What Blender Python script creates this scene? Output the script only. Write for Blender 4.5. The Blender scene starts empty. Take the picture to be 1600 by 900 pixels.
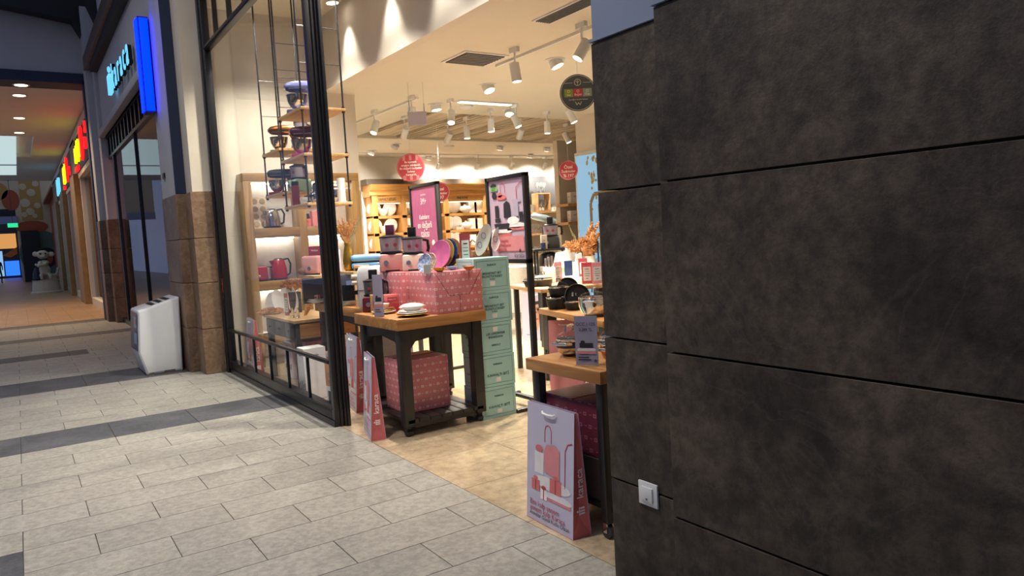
import bpy, bmesh, math, random
from mathutils import Matrix, Vector
random.seed(7)
scene = bpy.context.scene
col = scene.collection
PI = math.pi
# ------------------------------------------------------------------ camera
CAM_H = 1.5
FPX = 1136.2867                       # focal length in pixels of the 1600x900 frame
CAM_R = (Matrix.Rotation(math.radians(-34.0457), 3, 'Z') @ Matrix.Rotation(math.radians(85.6787), 3, 'X')
         @ Matrix.Rotation(math.radians(-3.1975), 3, 'Z'))
cam_d = bpy.data.cameras.new('camera')
cam_d.sensor_width = 36.0
cam_d.lens = FPX / 1600 * 36.0
cam_d.clip_end = 300
cam_d.clip_start = 0.05
cam = bpy.data.objects.new('camera', cam_d)
col.objects.link(cam)
cam.matrix_world = Matrix.Translation((0, 0, CAM_H)) @ CAM_R.to_4x4()
scene.camera = cam
# ------------------------------------------------------------------ world: dusk sky over the glazed mall roof
world = bpy.data.worlds.new('dusk')
scene.world = world
world.use_nodes = True
bg = world.node_tree.nodes['Background']
bg.inputs[0].default_value = (0.30, 0.36, 0.58, 1)
bg.inputs[1].default_value = 0.62
scene.view_settings.view_transform = 'Standard'
scene.view_settings.look = 'None'
scene.view_settings.exposure = 0.0
scene.view_settings.gamma = 1.0
scene.view_settings.use_curve_mapping = False
SPOT_W, MALL_W = 2.0, .72

# ------------------------------------------------------------------ measuring helpers (photo pixel + a known plane -> place in the room)
def ray(px, py):
    return CAM_R @ Vector(((px - 800) / FPX, -(py - 450) / FPX, -1.0))
def at(px, py, X=None, Y=None, Z=None):
    d = ray(px, py)
    t = X / d.x if X is not None else (Y / d.y if Y is not None else (Z - CAM_H) / d.z)
    return Vector((0, 0, CAM_H)) + d * t
def atd(px, py, depth):
    return Vector((0, 0, CAM_H)) + ray(px, py) * depth
def ppm(p):
    v = CAM_R.transposed() @ (Vector(p) - Vector((0, 0, CAM_H)))
    return FPX / -v.z

# ------------------------------------------------------------------ mesh helpers
class MB:
    def __init__(s): s.v = []; s.f = []; s.m = Matrix.Identity(4)
    def add(s, vs, fs):
        o = len(s.v)
        s.v += [s.m @ Vector(p) for p in vs]
        s.f += [tuple(o + i for i in f) for f in fs]
        return s
    def box(s, x0, y0, z0, x1, y1, z1):
        if x1 < x0: x0, x1 = x1, x0
        if y1 < y0: y0, y1 = y1, y0
        if z1 < z0: z0, z1 = z1, z0
        return s.add([(x0,y0,z0),(x1,y0,z0),(x1,y1,z0),(x0,y1,z0),(x0,y0,z1),(x1,y0,z1),(x1,y1,z1),(x0,y1,z1)],
                     [(0,3,2,1),(4,5,6,7),(0,1,5,4),(1,2,6,5),(2,3,7,6),(3,0,4,7)])
    def cbox(s, c, d):
        return s.box(c[0]-d[0]/2, c[1]-d[1]/2, c[2]-d[2]/2, c[0]+d[0]/2, c[1]+d[1]/2, c[2]+d[2]/2)
    def rings(s, rs, cap0=True, cap1=True, closed=True):
        n = len(rs[0]); vs = [p for r in rs for p in r]; fs = []
        for k in range(len(rs)-1):
            for i in range(n if closed else n-1):
                j = (i+1) % n
                fs.append((k*n+i, k*n+j, (k+1)*n+j, (k+1)*n+i))
        if cap0: fs.append(tuple(range(n-1, -1, -1)))
        if cap1: fs.append(tuple((len(rs)-1)*n+i for i in range(n)))
        return s.add(vs, fs)
    def lathe(s, prof, seg=20, c=(0,0,0), sx=1, sy=1, cap=True, a0=0):
        rs = [[(c[0]+sx*r*math.cos(a0+2*PI*i/seg), c[1]+sy*r*math.sin(a0+2*PI*i/seg), c[2]+z) for i in range(seg)] for r, z in prof]
        return s.rings(rs, cap, cap)
    def tube(s, pts, r, seg=8, cap=True):
        pts = [Vector(p) for p in pts]; rs = []; up = None
        for i, p in enumerate(pts):
            t = (pts[min(i+1, len(pts)-1)] - pts[max(i-1, 0)]).normalized()
            if up is None: up = Vector((0,0,1)) if abs(t.z) < .9 else Vector((1,0,0))
            a = t.cross(up).normalized(); b = a.cross(t).normalized(); up = b
            rr = r[i] if isinstance(r, (list, tuple)) else r
            rs.append([tuple(p + a*rr*math.cos(2*PI*k/seg) + b*rr*math.sin(2*PI*k/seg)) for k in range(seg)])
        return s.rings([list(reversed(q)) for q in rs], cap, cap)
    def prism(s, poly, axis, a, b):
        """polygon in the plane across axis ('x': (y,z), 'y': (x,z), 'z': (x,y)) pushed from a to b"""
        def mk(p, t): return (t,p[0],p[1]) if axis == 'x' else ((p[0],t,p[1]) if axis == 'y' else (p[0],p[1],t))
        return s.rings([[mk(p, a) for p in poly], [mk(p, b) for p in poly]])
    def ball(s, c, r, seg=14, n=9):
        if not isinstance(r, (tuple, list)): r = (r, r, r)
        rs = []
        for k in range(1, n):
            t = -PI/2 + PI*k/n
            rs.append([(c[0]+r[0]*math.cos(t)*math.cos(2*PI*i/seg), c[1]+r[1]*math.cos(t)*math.sin(2*PI*i/seg), c[2]+r[2]*math.sin(t)) for i in range(seg)])
        return s.rings(rs)
    def quad(s, F, a0, b0, a1, b1, off=.0012):
        return s.add([F(a0,b0,off), F(a1,b0,off), F(a1,b1,off), F(a0,b1,off)], [(0,1,2,3)])
    def poly(s, F, pts, off=.0012):
        return s.add([F(a,b,off) for a, b in pts], [tuple(range(len(pts)))])
    def disc(s, F, a, b, ra, rb=None, off=.0012, seg=24, a0=0, a1=2*PI):
        rb = rb or ra
        n = seg if abs(a1-a0-2*PI) < 1e-6 else seg+1
        return s.poly(F, [(a+ra*math.cos(a0+(a1-a0)*i/seg), b+rb*math.sin(a0+(a1-a0)*i/seg)) for i in range(n)], off)
    def band(s, F, pts, w, off=.0014):
        for (a0, b0), (a1, b1) in zip(pts, pts[1:]):
            l = math.hypot(a1-a0, b1-b0) or 1; nx, ny = -(b1-b0)/l*w/2, (a1-a0)/l*w/2
            s.poly(F, [(a0-nx,b0-ny),(a1-nx,b1-ny),(a1+nx,b1+ny),(a0+nx,b0+ny)], off)
        return s
    def ringd(s, F, a, b, r, w, off=.0014, seg=24, a0=0, a1=2*PI, k=1.0):
        return s.band(F, [(a+r*math.cos(a0+(a1-a0)*i/seg), b+k*r*math.sin(a0+(a1-a0)*i/seg)) for i in range(seg+1)], w, off)
    def mesh(s, name, bevel=0, seg=2, smooth=True, angle=38):
        me = bpy.data.meshes.new(name)
        me.from_pydata([tuple(p) for p in s.v], [], s.f)
        if bevel:
            bm = bmesh.new(); bm.from_mesh(me)
            bmesh.ops.remove_doubles(bm, verts=bm.verts, dist=1e-5)
            es = [e for e in bm.edges if len(e.link_faces) == 2 and e.calc_face_angle(0) > .6]
            bmesh.ops.bevel(bm, geom=es, offset=bevel, segments=seg, affect='EDGES', profile=.5)
            bm.to_mesh(me); bm.free()
        if smooth and me.polygons:
            me.polygons.foreach_set('use_smooth', [True]*len(me.polygons))
            me.set_sharp_from_angle(angle=math.radians(angle))
        return me
def FP(o, r, u):
    """a frame on a surface: F(a, b, off) = point a to the right, b up, off outwards"""
    o, r, u = Vector(o), Vector(r).normalized(), Vector(u).normalized(); n = r.cross(u)
    return lambda a, b, off=0: tuple(o + r*a + u*b + n*off)
RX, RY, UP = (0,-1,0), (1,0,0), (0,0,1)      # RX: right on a face that looks to -X; RY: right on a face that looks to -Y
def obj(name, mb, mat, parent=None, bevel=0, seg=2, loc=None, smooth=True, angle=38):
    me = mb.mesh(name, bevel, seg, smooth, angle) if isinstance(mb, MB) else mb
    if mat is not None and not me.materials: me.materials.append(MATS[mat] if isinstance(mat, str) else mat)
    o = bpy.data.objects.new(name, me); col.objects.link(o)
    if parent: o.parent = parent
    if loc is not None: o.location = loc
    return o
def tag(o, label, cat, group=None):
    o['label'] = label; o['category'] = cat
    if group: o['group'] = group
    return o
def struct(o, label=None):
    o['kind'] = 'structure'
    if label: o['label'] = label
    return o
def thing(name, label, cat, loc=(0,0,0), rz=0, group=None):
    o = bpy.data.objects.new(name, None); col.objects.link(o)
    o.empty_display_size = .05
    o.location = loc; o.rotation_euler = (0, 0, rz)
    return tag(o, label, cat, group)
def dup(root, loc, rz=None, label=None, group=None):
    r = root.copy(); col.objects.link(r); r.location = loc
    if rz is not None: r.rotation_euler = (0, 0, rz)
    if label: r['label'] = label
    if group: r['group'] = group
    for ch in list(root.children):
        c = ch.copy(); col.objects.link(c); c.parent = r
        for g in ch.children:
            d = g.copy(); col.objects.link(d); d.parent = c
    return r
def text(body, size, mat, parent, F, a=0, b=0, off=.002, name='lettering', align='CENTER', ext=.0, sx=1, bold=0):
    cu = bpy.data.curves.new('t', 'FONT'); cu.body = body; cu.size = size
    cu.align_x = align; cu.align_y = 'CENTER'; cu.extrude = ext; cu.offset = bold; cu.resolution_u = 3
    ob = bpy.data.objects.new('t', cu)
    me = bpy.data.meshes.new_from_object(ob)
    bpy.data.objects.remove(ob); bpy.data.curves.remove(cu)
    o0, ra, ub = Vector(F(a, b, off)), Vector(F(a+1, b, off)), Vector(F(a, b+1, off))
    r, u = ra-o0, ub-o0; n = r.cross(u)
    for v in me.vertices: v.co = o0 + r*(v.co.x*sx) + u*v.co.y + n*v.co.z
    me.materials.clear(); me.materials.append(MATS[mat])
    me.name = name
    o = bpy.data.objects.new(name, me); col.objects.link(o)
    if parent: o.parent = parent
    return o
# ------------------------------------------------------------------ materials
def lin(c):
    if isinstance(c, str): c = tuple(int(c[i:i+2], 16)/255 for i in (0, 2, 4))
    return tuple((x/12.92 if x <= .04045 else ((x+.055)/1.055)**2.4) for x in c) + (1,)
MATS = {}
def M(name, c, rough=.5, metal=0, var=.06, scale=14, bump=0, spec=.5, emit=0, trans=0, alpha=1, coat=0, c2=None, stretch=None):
    m = bpy.data.materials.new(name); m.use_nodes = True; MATS[name] = m
    nt = m.node_tree; b = nt.nodes['Principled BSDF']
    b.inputs['Roughness'].default_value = rough; b.inputs['Metallic'].default_value = metal
    b.inputs['Specular IOR Level'].default_value = spec
    if trans: b.inputs['Transmission Weight'].default_value = trans
    if alpha < 1: b.inputs['Alpha'].default_value = alpha
    if coat: b.inputs['Coat Weight'].default_value = coat
    L = lin(c)
    if emit:
        b.inputs['Base Color'].default_value = tuple(x*.15 for x in L[:3])+(1,)
        b.inputs['Emission Color'].default_value = L; b.inputs['Emission Strength'].default_value = emit; b.inputs['Specular IOR Level'].default_value = .1
        return m
    tc = nt.nodes.new('ShaderNodeTexCoord'); n = nt.nodes.new('ShaderNodeTexNoise')
    mp = nt.nodes.new('ShaderNodeMapping')
    if stretch: mp.inputs['Scale'].default_value = stretch
    nt.links.new(tc.outputs['Object'], mp.inputs['Vector']); nt.links.new(mp.outputs[0], n.inputs['Vector'])
    n.inputs['Scale'].default_value = scale; n.inputs['Detail'].default_value = 5
    r = nt.nodes.new('ShaderNodeValToRGB')
    A = tuple(x*(1-var) for x in L[:3])+(1,); B = lin(c2) if c2 else tuple(min(1, x*(1+var)) for x in L[:3])+(1,)
    r.color_ramp.elements[0].position = .3; r.color_ramp.elements[1].position = .7
    r.color_ramp.elements[0].color = A; r.color_ramp.elements[1].color = B
    nt.links.new(n.outputs['Fac'], r.inputs['Fac']); nt.links.new(r.outputs['Color'], b.inputs['Base Color'])
    if bump:
        bp = nt.nodes.new('ShaderNodeBump'); bp.inputs['Strength'].default_value = bump; bp.inputs['Distance'].default_value = .01
        nt.links.new(n.outputs['Fac'], bp.inputs['Height']); nt.links.new(bp.outputs[0], b.inputs['Normal'])
    return m
def stone(name, cA, cB, cV, rough=.55, sc=1.6, vein=.35, bump=.15, rnd=.12, mott=.55, fine=11):
    """marbled stone: cloudy two-tone ground, fine mottling, pale veins; each panel slightly different"""
    m = bpy.data.materials.new(name); m.use_nodes = True; MATS[name] = m
    nt = m.node_tree; N = nt.nodes.new; K = nt.links.new; b = nt.nodes['Principled BSDF']
    b.inputs['Roughness'].default_value = rough; b.inputs['Specular IOR Level'].default_value = .35
    tc = N('ShaderNodeNewGeometry'); oi = N('ShaderNodeObjectInfo')
    va = N('ShaderNodeVectorMath'); va.operation = 'MULTIPLY_ADD'
    K(oi.outputs['Random'], va.inputs[0]); va.inputs[1].default_value = (7.3, 9.1, 5.7); K(tc.outputs['Position'], va.inputs[2])
    n1 = N('ShaderNodeTexNoise'); n1.inputs['Scale'].default_value = sc; n1.inputs['Detail'].default_value = 9; n1.inputs['Roughness'].default_value = .62; n1.inputs['Distortion'].default_value = .5
    n2 = N('ShaderNodeTexNoise'); n2.inputs['Scale'].default_value = sc*fine; n2.inputs['Detail'].default_value = 6; n2.inputs['Roughness'].default_value = .7
    n3 = N('ShaderNodeTexNoise'); n3.inputs['Scale'].default_value = sc*.9; n3.inputs['Detail'].default_value = 8; n3.inputs['Distortion'].default_value = 1.6
    for n in (n1, n2, n3): K(va.outputs[0], n.inputs['Vector'])
    r1 = N('ShaderNodeValToRGB'); r1.color_ramp.elements[0].position = .36; r1.color_ramp.elements[1].position = .66
    r1.color_ramp.elements[0].color = lin(cA); r1.color_ramp.elements[1].color = lin(cB); K(n1.outputs['Fac'], r1.inputs['Fac'])
    r2 = N('ShaderNodeValToRGB'); r2.color_ramp.elements[0].position = .38; r2.color_ramp.elements[1].position = .62
    r2.color_ramp.elements[0].color = (.62,.62,.62,1); r2.color_ramp.elements[1].color = (1.25,1.25,1.25,1); K(n2.outputs['Fac'], r2.inputs['Fac'])
    mx = N('ShaderNodeMix'); mx.data_type = 'RGBA'; mx.blend_type = 'MULTIPLY'; mx.inputs['Factor'].default_value = mott
    K(r1.outputs[0], mx.inputs['A']); K(r2.outputs[0], mx.inputs['B'])
    r3 = N('ShaderNodeValToRGB'); e = r3.color_ramp.elements
    e[0].position = .485; e[0].color = (0,0,0,1); e[1].position = .5; e[1].color = (vein,)*3+(1,); x = e.new(.515); x.color = (0,0,0,1)
    K(n3.outputs['Fac'], r3.inputs['Fac'])
    mv = N('ShaderNodeMix'); mv.data_type = 'RGBA'; K(r3.outputs[0], mv.inputs['Factor']); K(mx.outputs['Result'], mv.inputs['A']); mv.inputs['B'].default_value = lin(cV)
    hv = N('ShaderNodeHueSaturation'); ma = N('ShaderNodeMath'); ma.operation = 'MULTIPLY_ADD'; ma.inputs[1].default_value = rnd*2; ma.inputs[2].default_value = 1-rnd
    K(oi.outputs['Random'], ma.inputs[0]); K(ma.outputs[0], hv.inputs['Value']); K(mv.outputs['Result'], hv.inputs['Color'])
    K(hv.outputs[0], b.inputs['Base Color'])
    bp = N('ShaderNodeBump'); bp.inputs['Strength'].default_value = bump; bp.inputs['Distance'].default_value = .008
    K(n2.outputs['Fac'], bp.inputs['Height']); K(bp.outputs[0], b.inputs['Normal'])
    return m
def wood(name, cA, cB, rough=.45, sc=6, axis=0):
    m = bpy.data.materials.new(name); m.use_nodes = True; MATS[name] = m
    nt = m.node_tree; N = nt.nodes.new; K = nt.links.new; b = nt.nodes['Principled BSDF']
    b.inputs['Roughness'].default_value = rough
    tc = N('ShaderNodeTexCoord'); mp = N('ShaderNodeMapping'); s = [sc*3]*3; s[axis] = sc*.25; mp.inputs['Scale'].default_value = s
    n = N('ShaderNodeTexNoise'); n.inputs['Scale'].default_value = 1.6; n.inputs['Detail'].default_value = 7; n.inputs['Distortion'].default_value = .8
    K(tc.outputs['Object'], mp.inputs['Vector']); K(mp.outputs[0], n.inputs['Vector'])
    r = N('ShaderNodeValToRGB'); r.color_ramp.elements[0].position = .35; r.color_ramp.elements[1].position = .65
    r.color_ramp.elements[0].color = lin(cA); r.color_ramp.elements[1].color = lin(cB)
    K(n.outputs['Fac'], r.inputs['Fac']); K(r.outputs[0], b.inputs['Base Color'])
    bp = N('ShaderNodeBump'); bp.inputs['Strength'].default_value = .08; bp.inputs['Distance'].default_value = .004
    K(n.outputs['Fac'], bp.inputs['Height']); K(bp.outputs[0], b.inputs['Normal'])
    return m
def giftwrap(name, base, ink, cell=.062):
    """wrapping paper: rows of small printed cups and dashes"""
    m = bpy.data.materials.new(name); m.use_nodes = True; MATS[name] = m
    nt = m.node_tree; N = nt.nodes.new; K = nt.links.new; b = nt.nodes['Principled BSDF']; b.inputs['Roughness'].default_value = .38
    tc = N('ShaderNodeTexCoord'); sp = N('ShaderNodeSeparateXYZ'); K(tc.outputs['Object'], sp.inputs[0])
    def mth(op, a, bb=None, c=None):
        x = N('ShaderNodeMath'); x.operation = op
        for i, q in enumerate((a, bb, c)):
            if q is None: continue
            if isinstance(q, (int, float)): x.inputs[i].default_value = q
            else: K(q, x.inputs[i])
        return x.outputs[0]
    u = mth('DIVIDE', mth('ADD', sp.outputs[0], sp.outputs[1]), cell); v = mth('DIVIDE', sp.outputs[2], cell*.8)
    row = mth('FLOOR', v); u2 = mth('ADD', u, mth('MULTIPLY', row, .5))
    fu = mth('SUBTRACT', mth('FRACT', u2), .3); fv = mth('SUBTRACT', mth('FRACT', v), .5)
    au, av = mth('ABSOLUTE', fu), mth('ABSOLUTE', fv)
    d = mth('MAXIMUM', au, av)
    ring = mth('MULTIPLY', mth('LESS_THAN', d, .15), mth('GREATER_THAN', d, .07))
    g = mth('MULTIPLY', mth('LESS_THAN', mth('ABSOLUTE', mth('SUBTRACT', fu, .45)), .10), mth('LESS_THAN', av, .03))
    msk = mth('MAXIMUM', ring, g)
    mx = N('ShaderNodeMix'); mx.data_type = 'RGBA'; K(msk, mx.inputs['Factor']); mx.inputs['A'].default_value = lin(base); mx.inputs['B'].default_value = lin(ink)
    K(mx.outputs['Result'], b.inputs['Base Color'])
    return m
def thin_glass(name, tint=(1,1,1), ior=1.45, refl=.42):
    m = bpy.data.materials.new(name); m.use_nodes = True; MATS[name] = m
    nt = m.node_tree; N = nt.nodes.new; K = nt.links.new
    nt.nodes.remove(nt.nodes['Principled BSDF']); out = nt.nodes['Material Output']
    # Schlick reflectance that is the same from both sides of a thin pane
    lw = N('ShaderNodeLayerWeight'); lw.inputs['Blend'].default_value = .5
    pw_ = N('ShaderNodeMath'); pw_.operation = 'POWER'; K(lw.outputs['Facing'], pw_.inputs[0]); pw_.inputs[1].default_value = 5.0
    f0 = ((ior-1)/(ior+1))**2
    fr = N('ShaderNodeMath'); fr.operation = 'MULTIPLY_ADD'; K(pw_.outputs[0], fr.inputs[0]); fr.inputs[1].default_value = refl; fr.inputs[2].default_value = f0*.5
    tr = N('ShaderNodeBsdfTransparent'); tr.inputs[0].default_value = tuple(tint)+(1,)
    gl = N('ShaderNodeBsdfGlossy'); gl.inputs['Roughness'].default_value = .0; gl.inputs['Color'].default_value = (.9,.92,.95,1)
    mx = N('ShaderNodeMixShader'); K(fr.outputs[0], mx.inputs[0]); K(tr.outputs[0], mx.inputs[1]); K(gl.outputs[0], mx.inputs[2])
    K(mx.outputs[0], out.inputs[0])
    return m
stone('wall_stone', '312a24', '584d42', '8a7f74', rough=.6, sc=2.2, vein=.07, bump=.4, rnd=.05, mott=1.0, fine=7)
stone('pier_stone', '6a5442', '8a7058', 'a08c74', rough=.5, sc=2.2, vein=.4, bump=.1)
stone('mall_tile', '938f87', 'a09c93', 'a6a29a', rough=.5, sc=2.5, vein=.05, bump=.5, rnd=.06)
stone('dark_tile', '45464a', '5c5d61', '6c6c6e', rough=.6, sc=3, vein=.08, bump=.25, rnd=.06)
stone('store_tile', 'ae9a7e', 'bda98c', 'c6b499', rough=.16, sc=1.3, vein=.15, bump=.02, rnd=.05)
stone('corridor_tile', '9a7a5c', 'b08c6a', 'b89878', rough=.35, sc=1.3, vein=.1, bump=.03, rnd=.05)
M('joint', '5a5650', .8); M('joint_store', '8a7860', .8)
M('plaster_cool', 'b6b4b6', .8, var=.03, scale=3); M('plaster_warm', 'd8d0c0', .75, var=.02, scale=3)
M('store_wall', 'd6cfc4', .8, var=.02, scale=4); M('store_ceiling', 'd8d3c6', .85, var=.015, scale=3)
M('cream_paint', 'cfc6b4', .7, var=.03, scale=5); M('blue_paint', '7e8aa2', .75, var=.03, scale=3); M('navy', '1c2742', .6)
M('black_frame', '16161a', .32, var=.1, scale=30); M('black_metal', '1d1e21', .4, var=.1); M('dark_wood', '2b2826', .42, var=.2, scale=20)
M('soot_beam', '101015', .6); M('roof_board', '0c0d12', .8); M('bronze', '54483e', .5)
wood('oak', '9a6636', 'c08a52', sc=5); wood('oak_y', '9a6636', 'c08a52', sc=5, axis=1)
wood('shelf_wood', '8a6a42', 'a58352', sc=4, axis=2); wood('shelf_wood_x', '8a6a42', 'a58352', sc=4, axis=0)
wood('honey', 'b47e40', 'd09a58', sc=4, axis=2); wood('honey_x', 'b47e40', 'd09a58', sc=4, axis=0)
wood('pale_wood', 'b58c5e', 'cfa878', sc=6, axis=1); wood('ceiling_wood', 'a89a86', 'd0c4b0', sc=2, axis=1, rough=.8)
thin_glass('window_glass', (.97,.985,.98)); thin_glass('clear', (.95,.97,.97), 1.3); thin_glass('shop_glass', (.75,.78,.82), 1.6, .6)
M('glassware', 'e8eef0', .05, trans=.92, var=.0)
giftwrap('pink_wrap', 'dc868c', 'f4e2de', .07); giftwrap('dark_wrap', '8e3e4c', 'c9909a'); giftwrap('mauve_wrap', '6a2c3c', '9c6070', .075)
M('lavender', 'c6c1d6', .45, var=.03, scale=3); M('white_paper', 'e6e2e4', .5); M('coral', 'd4706e', .45, var=.03); M('red_print', 'b4353f', .5); M('rose', 'd98a8e', .5)
M('dark_print', '2c2a30', .5); M('ink', '1d3a3c', .5); M('teal', 'a9d6d0', .42, var=.04, scale=3); M('teal_side', '6fab9c', .45)
M('steel', 'c9c8c6', .12, 1, var=.03); M('steel_soft', 'b4b4b2', .3, 1); M('chrome', 'e4e4e6', .05, 1, var=.02); M('copper', 'b5703c', .25, 1, var=.05); M('gold', 'b08a3c', .35, .8, var=.25, scale=30)
M('black_plastic', '141416', .35); M('black_pot', '202122', .5, var=.15, scale=30); M('grey_plastic', '55565a', .4); M('charcoal', '3c3d41', .45)
M('white_plastic', 'dadcdd', .35, var=.03, scale=3); M('white_china', 'f2efe8', .2, var=.02); M('cream', 'e6dac6', .4); M('off_white', 'd8d4ca', .5)
M('pink_enamel', 'd99a92', .35); M('sky_enamel', '6fa4d4', .25, var=.03); M('violet_blue', '6a6c9c', .25, .3); M('plum', '5a2440', .3); M('magenta', 'c02a78', .3); M('mint', '9dbd9e', .35)
M('tray_beige', 'b9a585', .4); M('red_enamel', '96121c', .25); M('burgundy', '5e1a26', .35); M('wine', '8a2a38', .45); M('silver_blue', '9fb4ba', .3, .5)
M('pampas', 'b07a4a', .95, var=.3, scale=30); M('pampas_green', '8a8660', .9, var=.3, scale=40); M('twig', '6a4a2c', .9)
M('kraft', 'b28a60', .7); M('linen', 'd9d2c4', .9, var=.08, scale=40); M('wicker', '7c5a3a', .8, var=.3, scale=50)
M('sign_red', 'b8424e', .5, var=.05, scale=4); M('sign_pink', 'd2878c', .5); M('sign_grey', '44545e', .5); M('green_tag', '7fc06a', .5); M('olive', '8a9a3a', .5); M('sage', '8aa096', .5)
M('paper_white', 'f0eeea', .6); M('mauve_card', 'b4a8bc', .45); M('poster_pink', 'b5608a', .4, var=.12, scale=9, stretch=(30,6,.6)); M('poster_lilac', 'bfa9bb', .45, var=.08, scale=2)
M('plate_pink', 'b4608e', .25, var=.15, scale=12); M('plate_olive', '8a7a3a', .25); M('plate_navy', '22345c', .25); M('plate_brown', '8a5a34', .3); M('plate_blue', '3c5aa0', .25, c2='d8e0f0', var=.1, scale=60); M('plate_mix', '8a3050', .3, c2='e8d8b0', scale=70)
M('plate_aqua', '8fc4cc', .3); M('orange', 'd8782c', .4); M('sky_glaze', '7cb0d4', .3)
M('led', 'fff4e0', emit=13); M('shelf_fill_glow', 'fff0d8', emit=8); M('lamp_glow', 'fff0d8', emit=9); M('down_glow', 'ffdcae', emit=7); M('niche_glow', 'fff2d6', emit=2.2); M('slot_glow', 'eef2ea', emit=3)
M('blue_light', '0010ff', emit=14); M('logo_light', '74d4ff', emit=1.1); M('print_gold', 'b08a3c', emit=.55); M('print_wicker', '9a7a50', emit=.5); M('print_blue', '7fb6dc', emit=.6); M('print_green', '8aa05a', emit=.5); M('sky_light', 'cfe6e8', emit=.85); M('red_light', 'ff1418', emit=2.6); M('yellow_light', 'f0ee08', emit=2.6)
M('blue_neon', '2a6cff', emit=1.6); M('exit_light', '30d890', emit=1.2); M('warm_shop', 'ffb468', emit=.7); M('cool_shop', '9fd0ff', emit=.8); M('picture_sky', '9fcdea', emit=.75)
M('skin', 'c89a80', .6); M('red_shop', 'b03024', .6); M('rust', '8a4a30', .6, var=.15, scale=4); M('tan_pier', '8a6e48', .6, var=.15, scale=6)
M('mural_ochre', 'a8823c', .7); M('mural_cream', 'bfae88', .7); M('mural_orange', '9a4a28', .7); M('mural_green', '4e6a5c', .7); M('mural_dark', '1c1e22', .7)
M('statue_white', 'b8b0a4', .5); M('yellow_sign', 'e0c62a', .5); M('moss', '5d7a3c', .7)
# ================================================================== SETTING
# ---- mall floor: one object per tile, joints recessed
TW, TH, Y0 = .65, .328, 3.18
floor = struct(obj('floor', MB().box(-7, -5, -.2, 2.07, 20.0, -.008), 'joint'), 'grey stone tiled mall floor with dark bands')
tcache = {}
def tile(parent, x0, y0, x1, y1, mat, gap=.0025, name='tile'):
    k = (round(x1-x0, 3), round(y1-y0, 3), mat)
    if k not in tcache:
        w, h = k[0]/2-gap, k[1]/2-gap
        me = MB().box(-w, -h, -.012, w, h, 0).mesh('tile', smooth=False); me.materials.append(MATS[mat]); tcache[k] = me
    o = bpy.data.objects.new(name, tcache[k]); col.objects.link(o); o.parent = parent
    o.location = ((x0+x1)/2, (y0+y1)/2, 0); return o
DARK = {2: (2, -9, -.106), 11: (2, -9, 9), 20: (3, -9, 9), 30: (2, -9, .80), 39: (2, -9, 9), 49: (2, -9, 9)}
rest, restd = MB(), MB()
covered = {}
for k, (n, a, b) in DARK.items():
    for j in range(n): covered[k+j] = (a, b)
for k in range(-9, 51):
    ya = Y0 + TH*k; yb = ya + TH; ph = -.106 if k % 2 == 0 else .219
    far = ya > 11.5
    xs = [ph + TW*i for i in range(-9, 6)]
    xmin = -1.5 if k > -1 else -.8
    for xa in xs:
        xb = min(xa + TW, 2.07)
        if xb - xa < .04 or xb < xmin - (3 if far else 0): continue
        dr = covered.get(k)
        if dr and xa >= dr[0]-.01 and xb <= max(dr[1], -9)+.02: continue
        if dr and dr[1] > 5: continue
        if dr and xa < dr[1] < xb: xa = dr[1]
        if far: rest.box(xa+.003, ya+.003, -.012, xb-.003, yb-.003, 0)
        else: tile(floor, xa, ya, xb, yb, 'mall_tile')
for k, (n, a, b) in DARK.items():
    ya, yb = Y0+TH*k, Y0+TH*(k+n); far = ya > 11.5
    for i in range(-9, 6):
        xa = -.106+TW*i; xb = min(xa+TW, 2.07, b)
        if xb-xa < .04 or xb < -1.5-(3 if far else 0): continue
        if far: restd.box(xa+.003, ya+.003, -.012, xb-.003, yb-.003, 0)
        else: tile(floor, xa, ya, xb, yb, 'dark_tile')
o = obj('tile', rest, 'mall_tile', floor, smooth=False); o['kind'] = 'stuff'; o['label'] = 'grey tiles of the far mall floor'
o = obj('tile', restd, 'dark_tile', floor, smooth=False); o['kind'] = 'stuff'; o['label'] = 'dark bands across the far mall floor'
# ---- store floor
sfloor = struct(obj('floor', MB().box(2.07, -1, -.2, 14, 16.5, -.008), 'joint_store'), 'polished beige tiled shop floor')
for i in range(12):
    for j in range(14):
        xa, ya = 2.07+.664*i, 1.72+.66*j
        if j < 1 and i > 2: continue
        tile(sfloor, xa, ya, xa+.664, ya+.66, 'store_tile', .0015)
o = obj('tile', MB().box(10.04, 1.72, -.012, 14, 16.5, 0).box(2.07, 10.96, -.012, 10.04, 16.5, 0), 'store_tile', sfloor, smooth=False); o['kind'] = 'stuff'; o['label'] = 'beige tiles at the back of the shop'
cfloor = struct(obj('floor', MB().box(-5, 20.0, -.2, 2.6, 80, 0), 'corridor_tile'), 'tan tiled corridor floor')
gl = MB()
for i in range(-8, 5):
    gl.box(.1+i*.45-.004, 20.0, 0, .1+i*.45+.004, 27, .0015)
for j in range(14): gl.box(-4, 20.3+j*.45-.004, 0, 1.9, 20.3+j*.45+.004, .0015)
o = obj('tile_joint', gl, 'joint_store', cfloor, smooth=False); o['kind'] = 'stuff'

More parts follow.
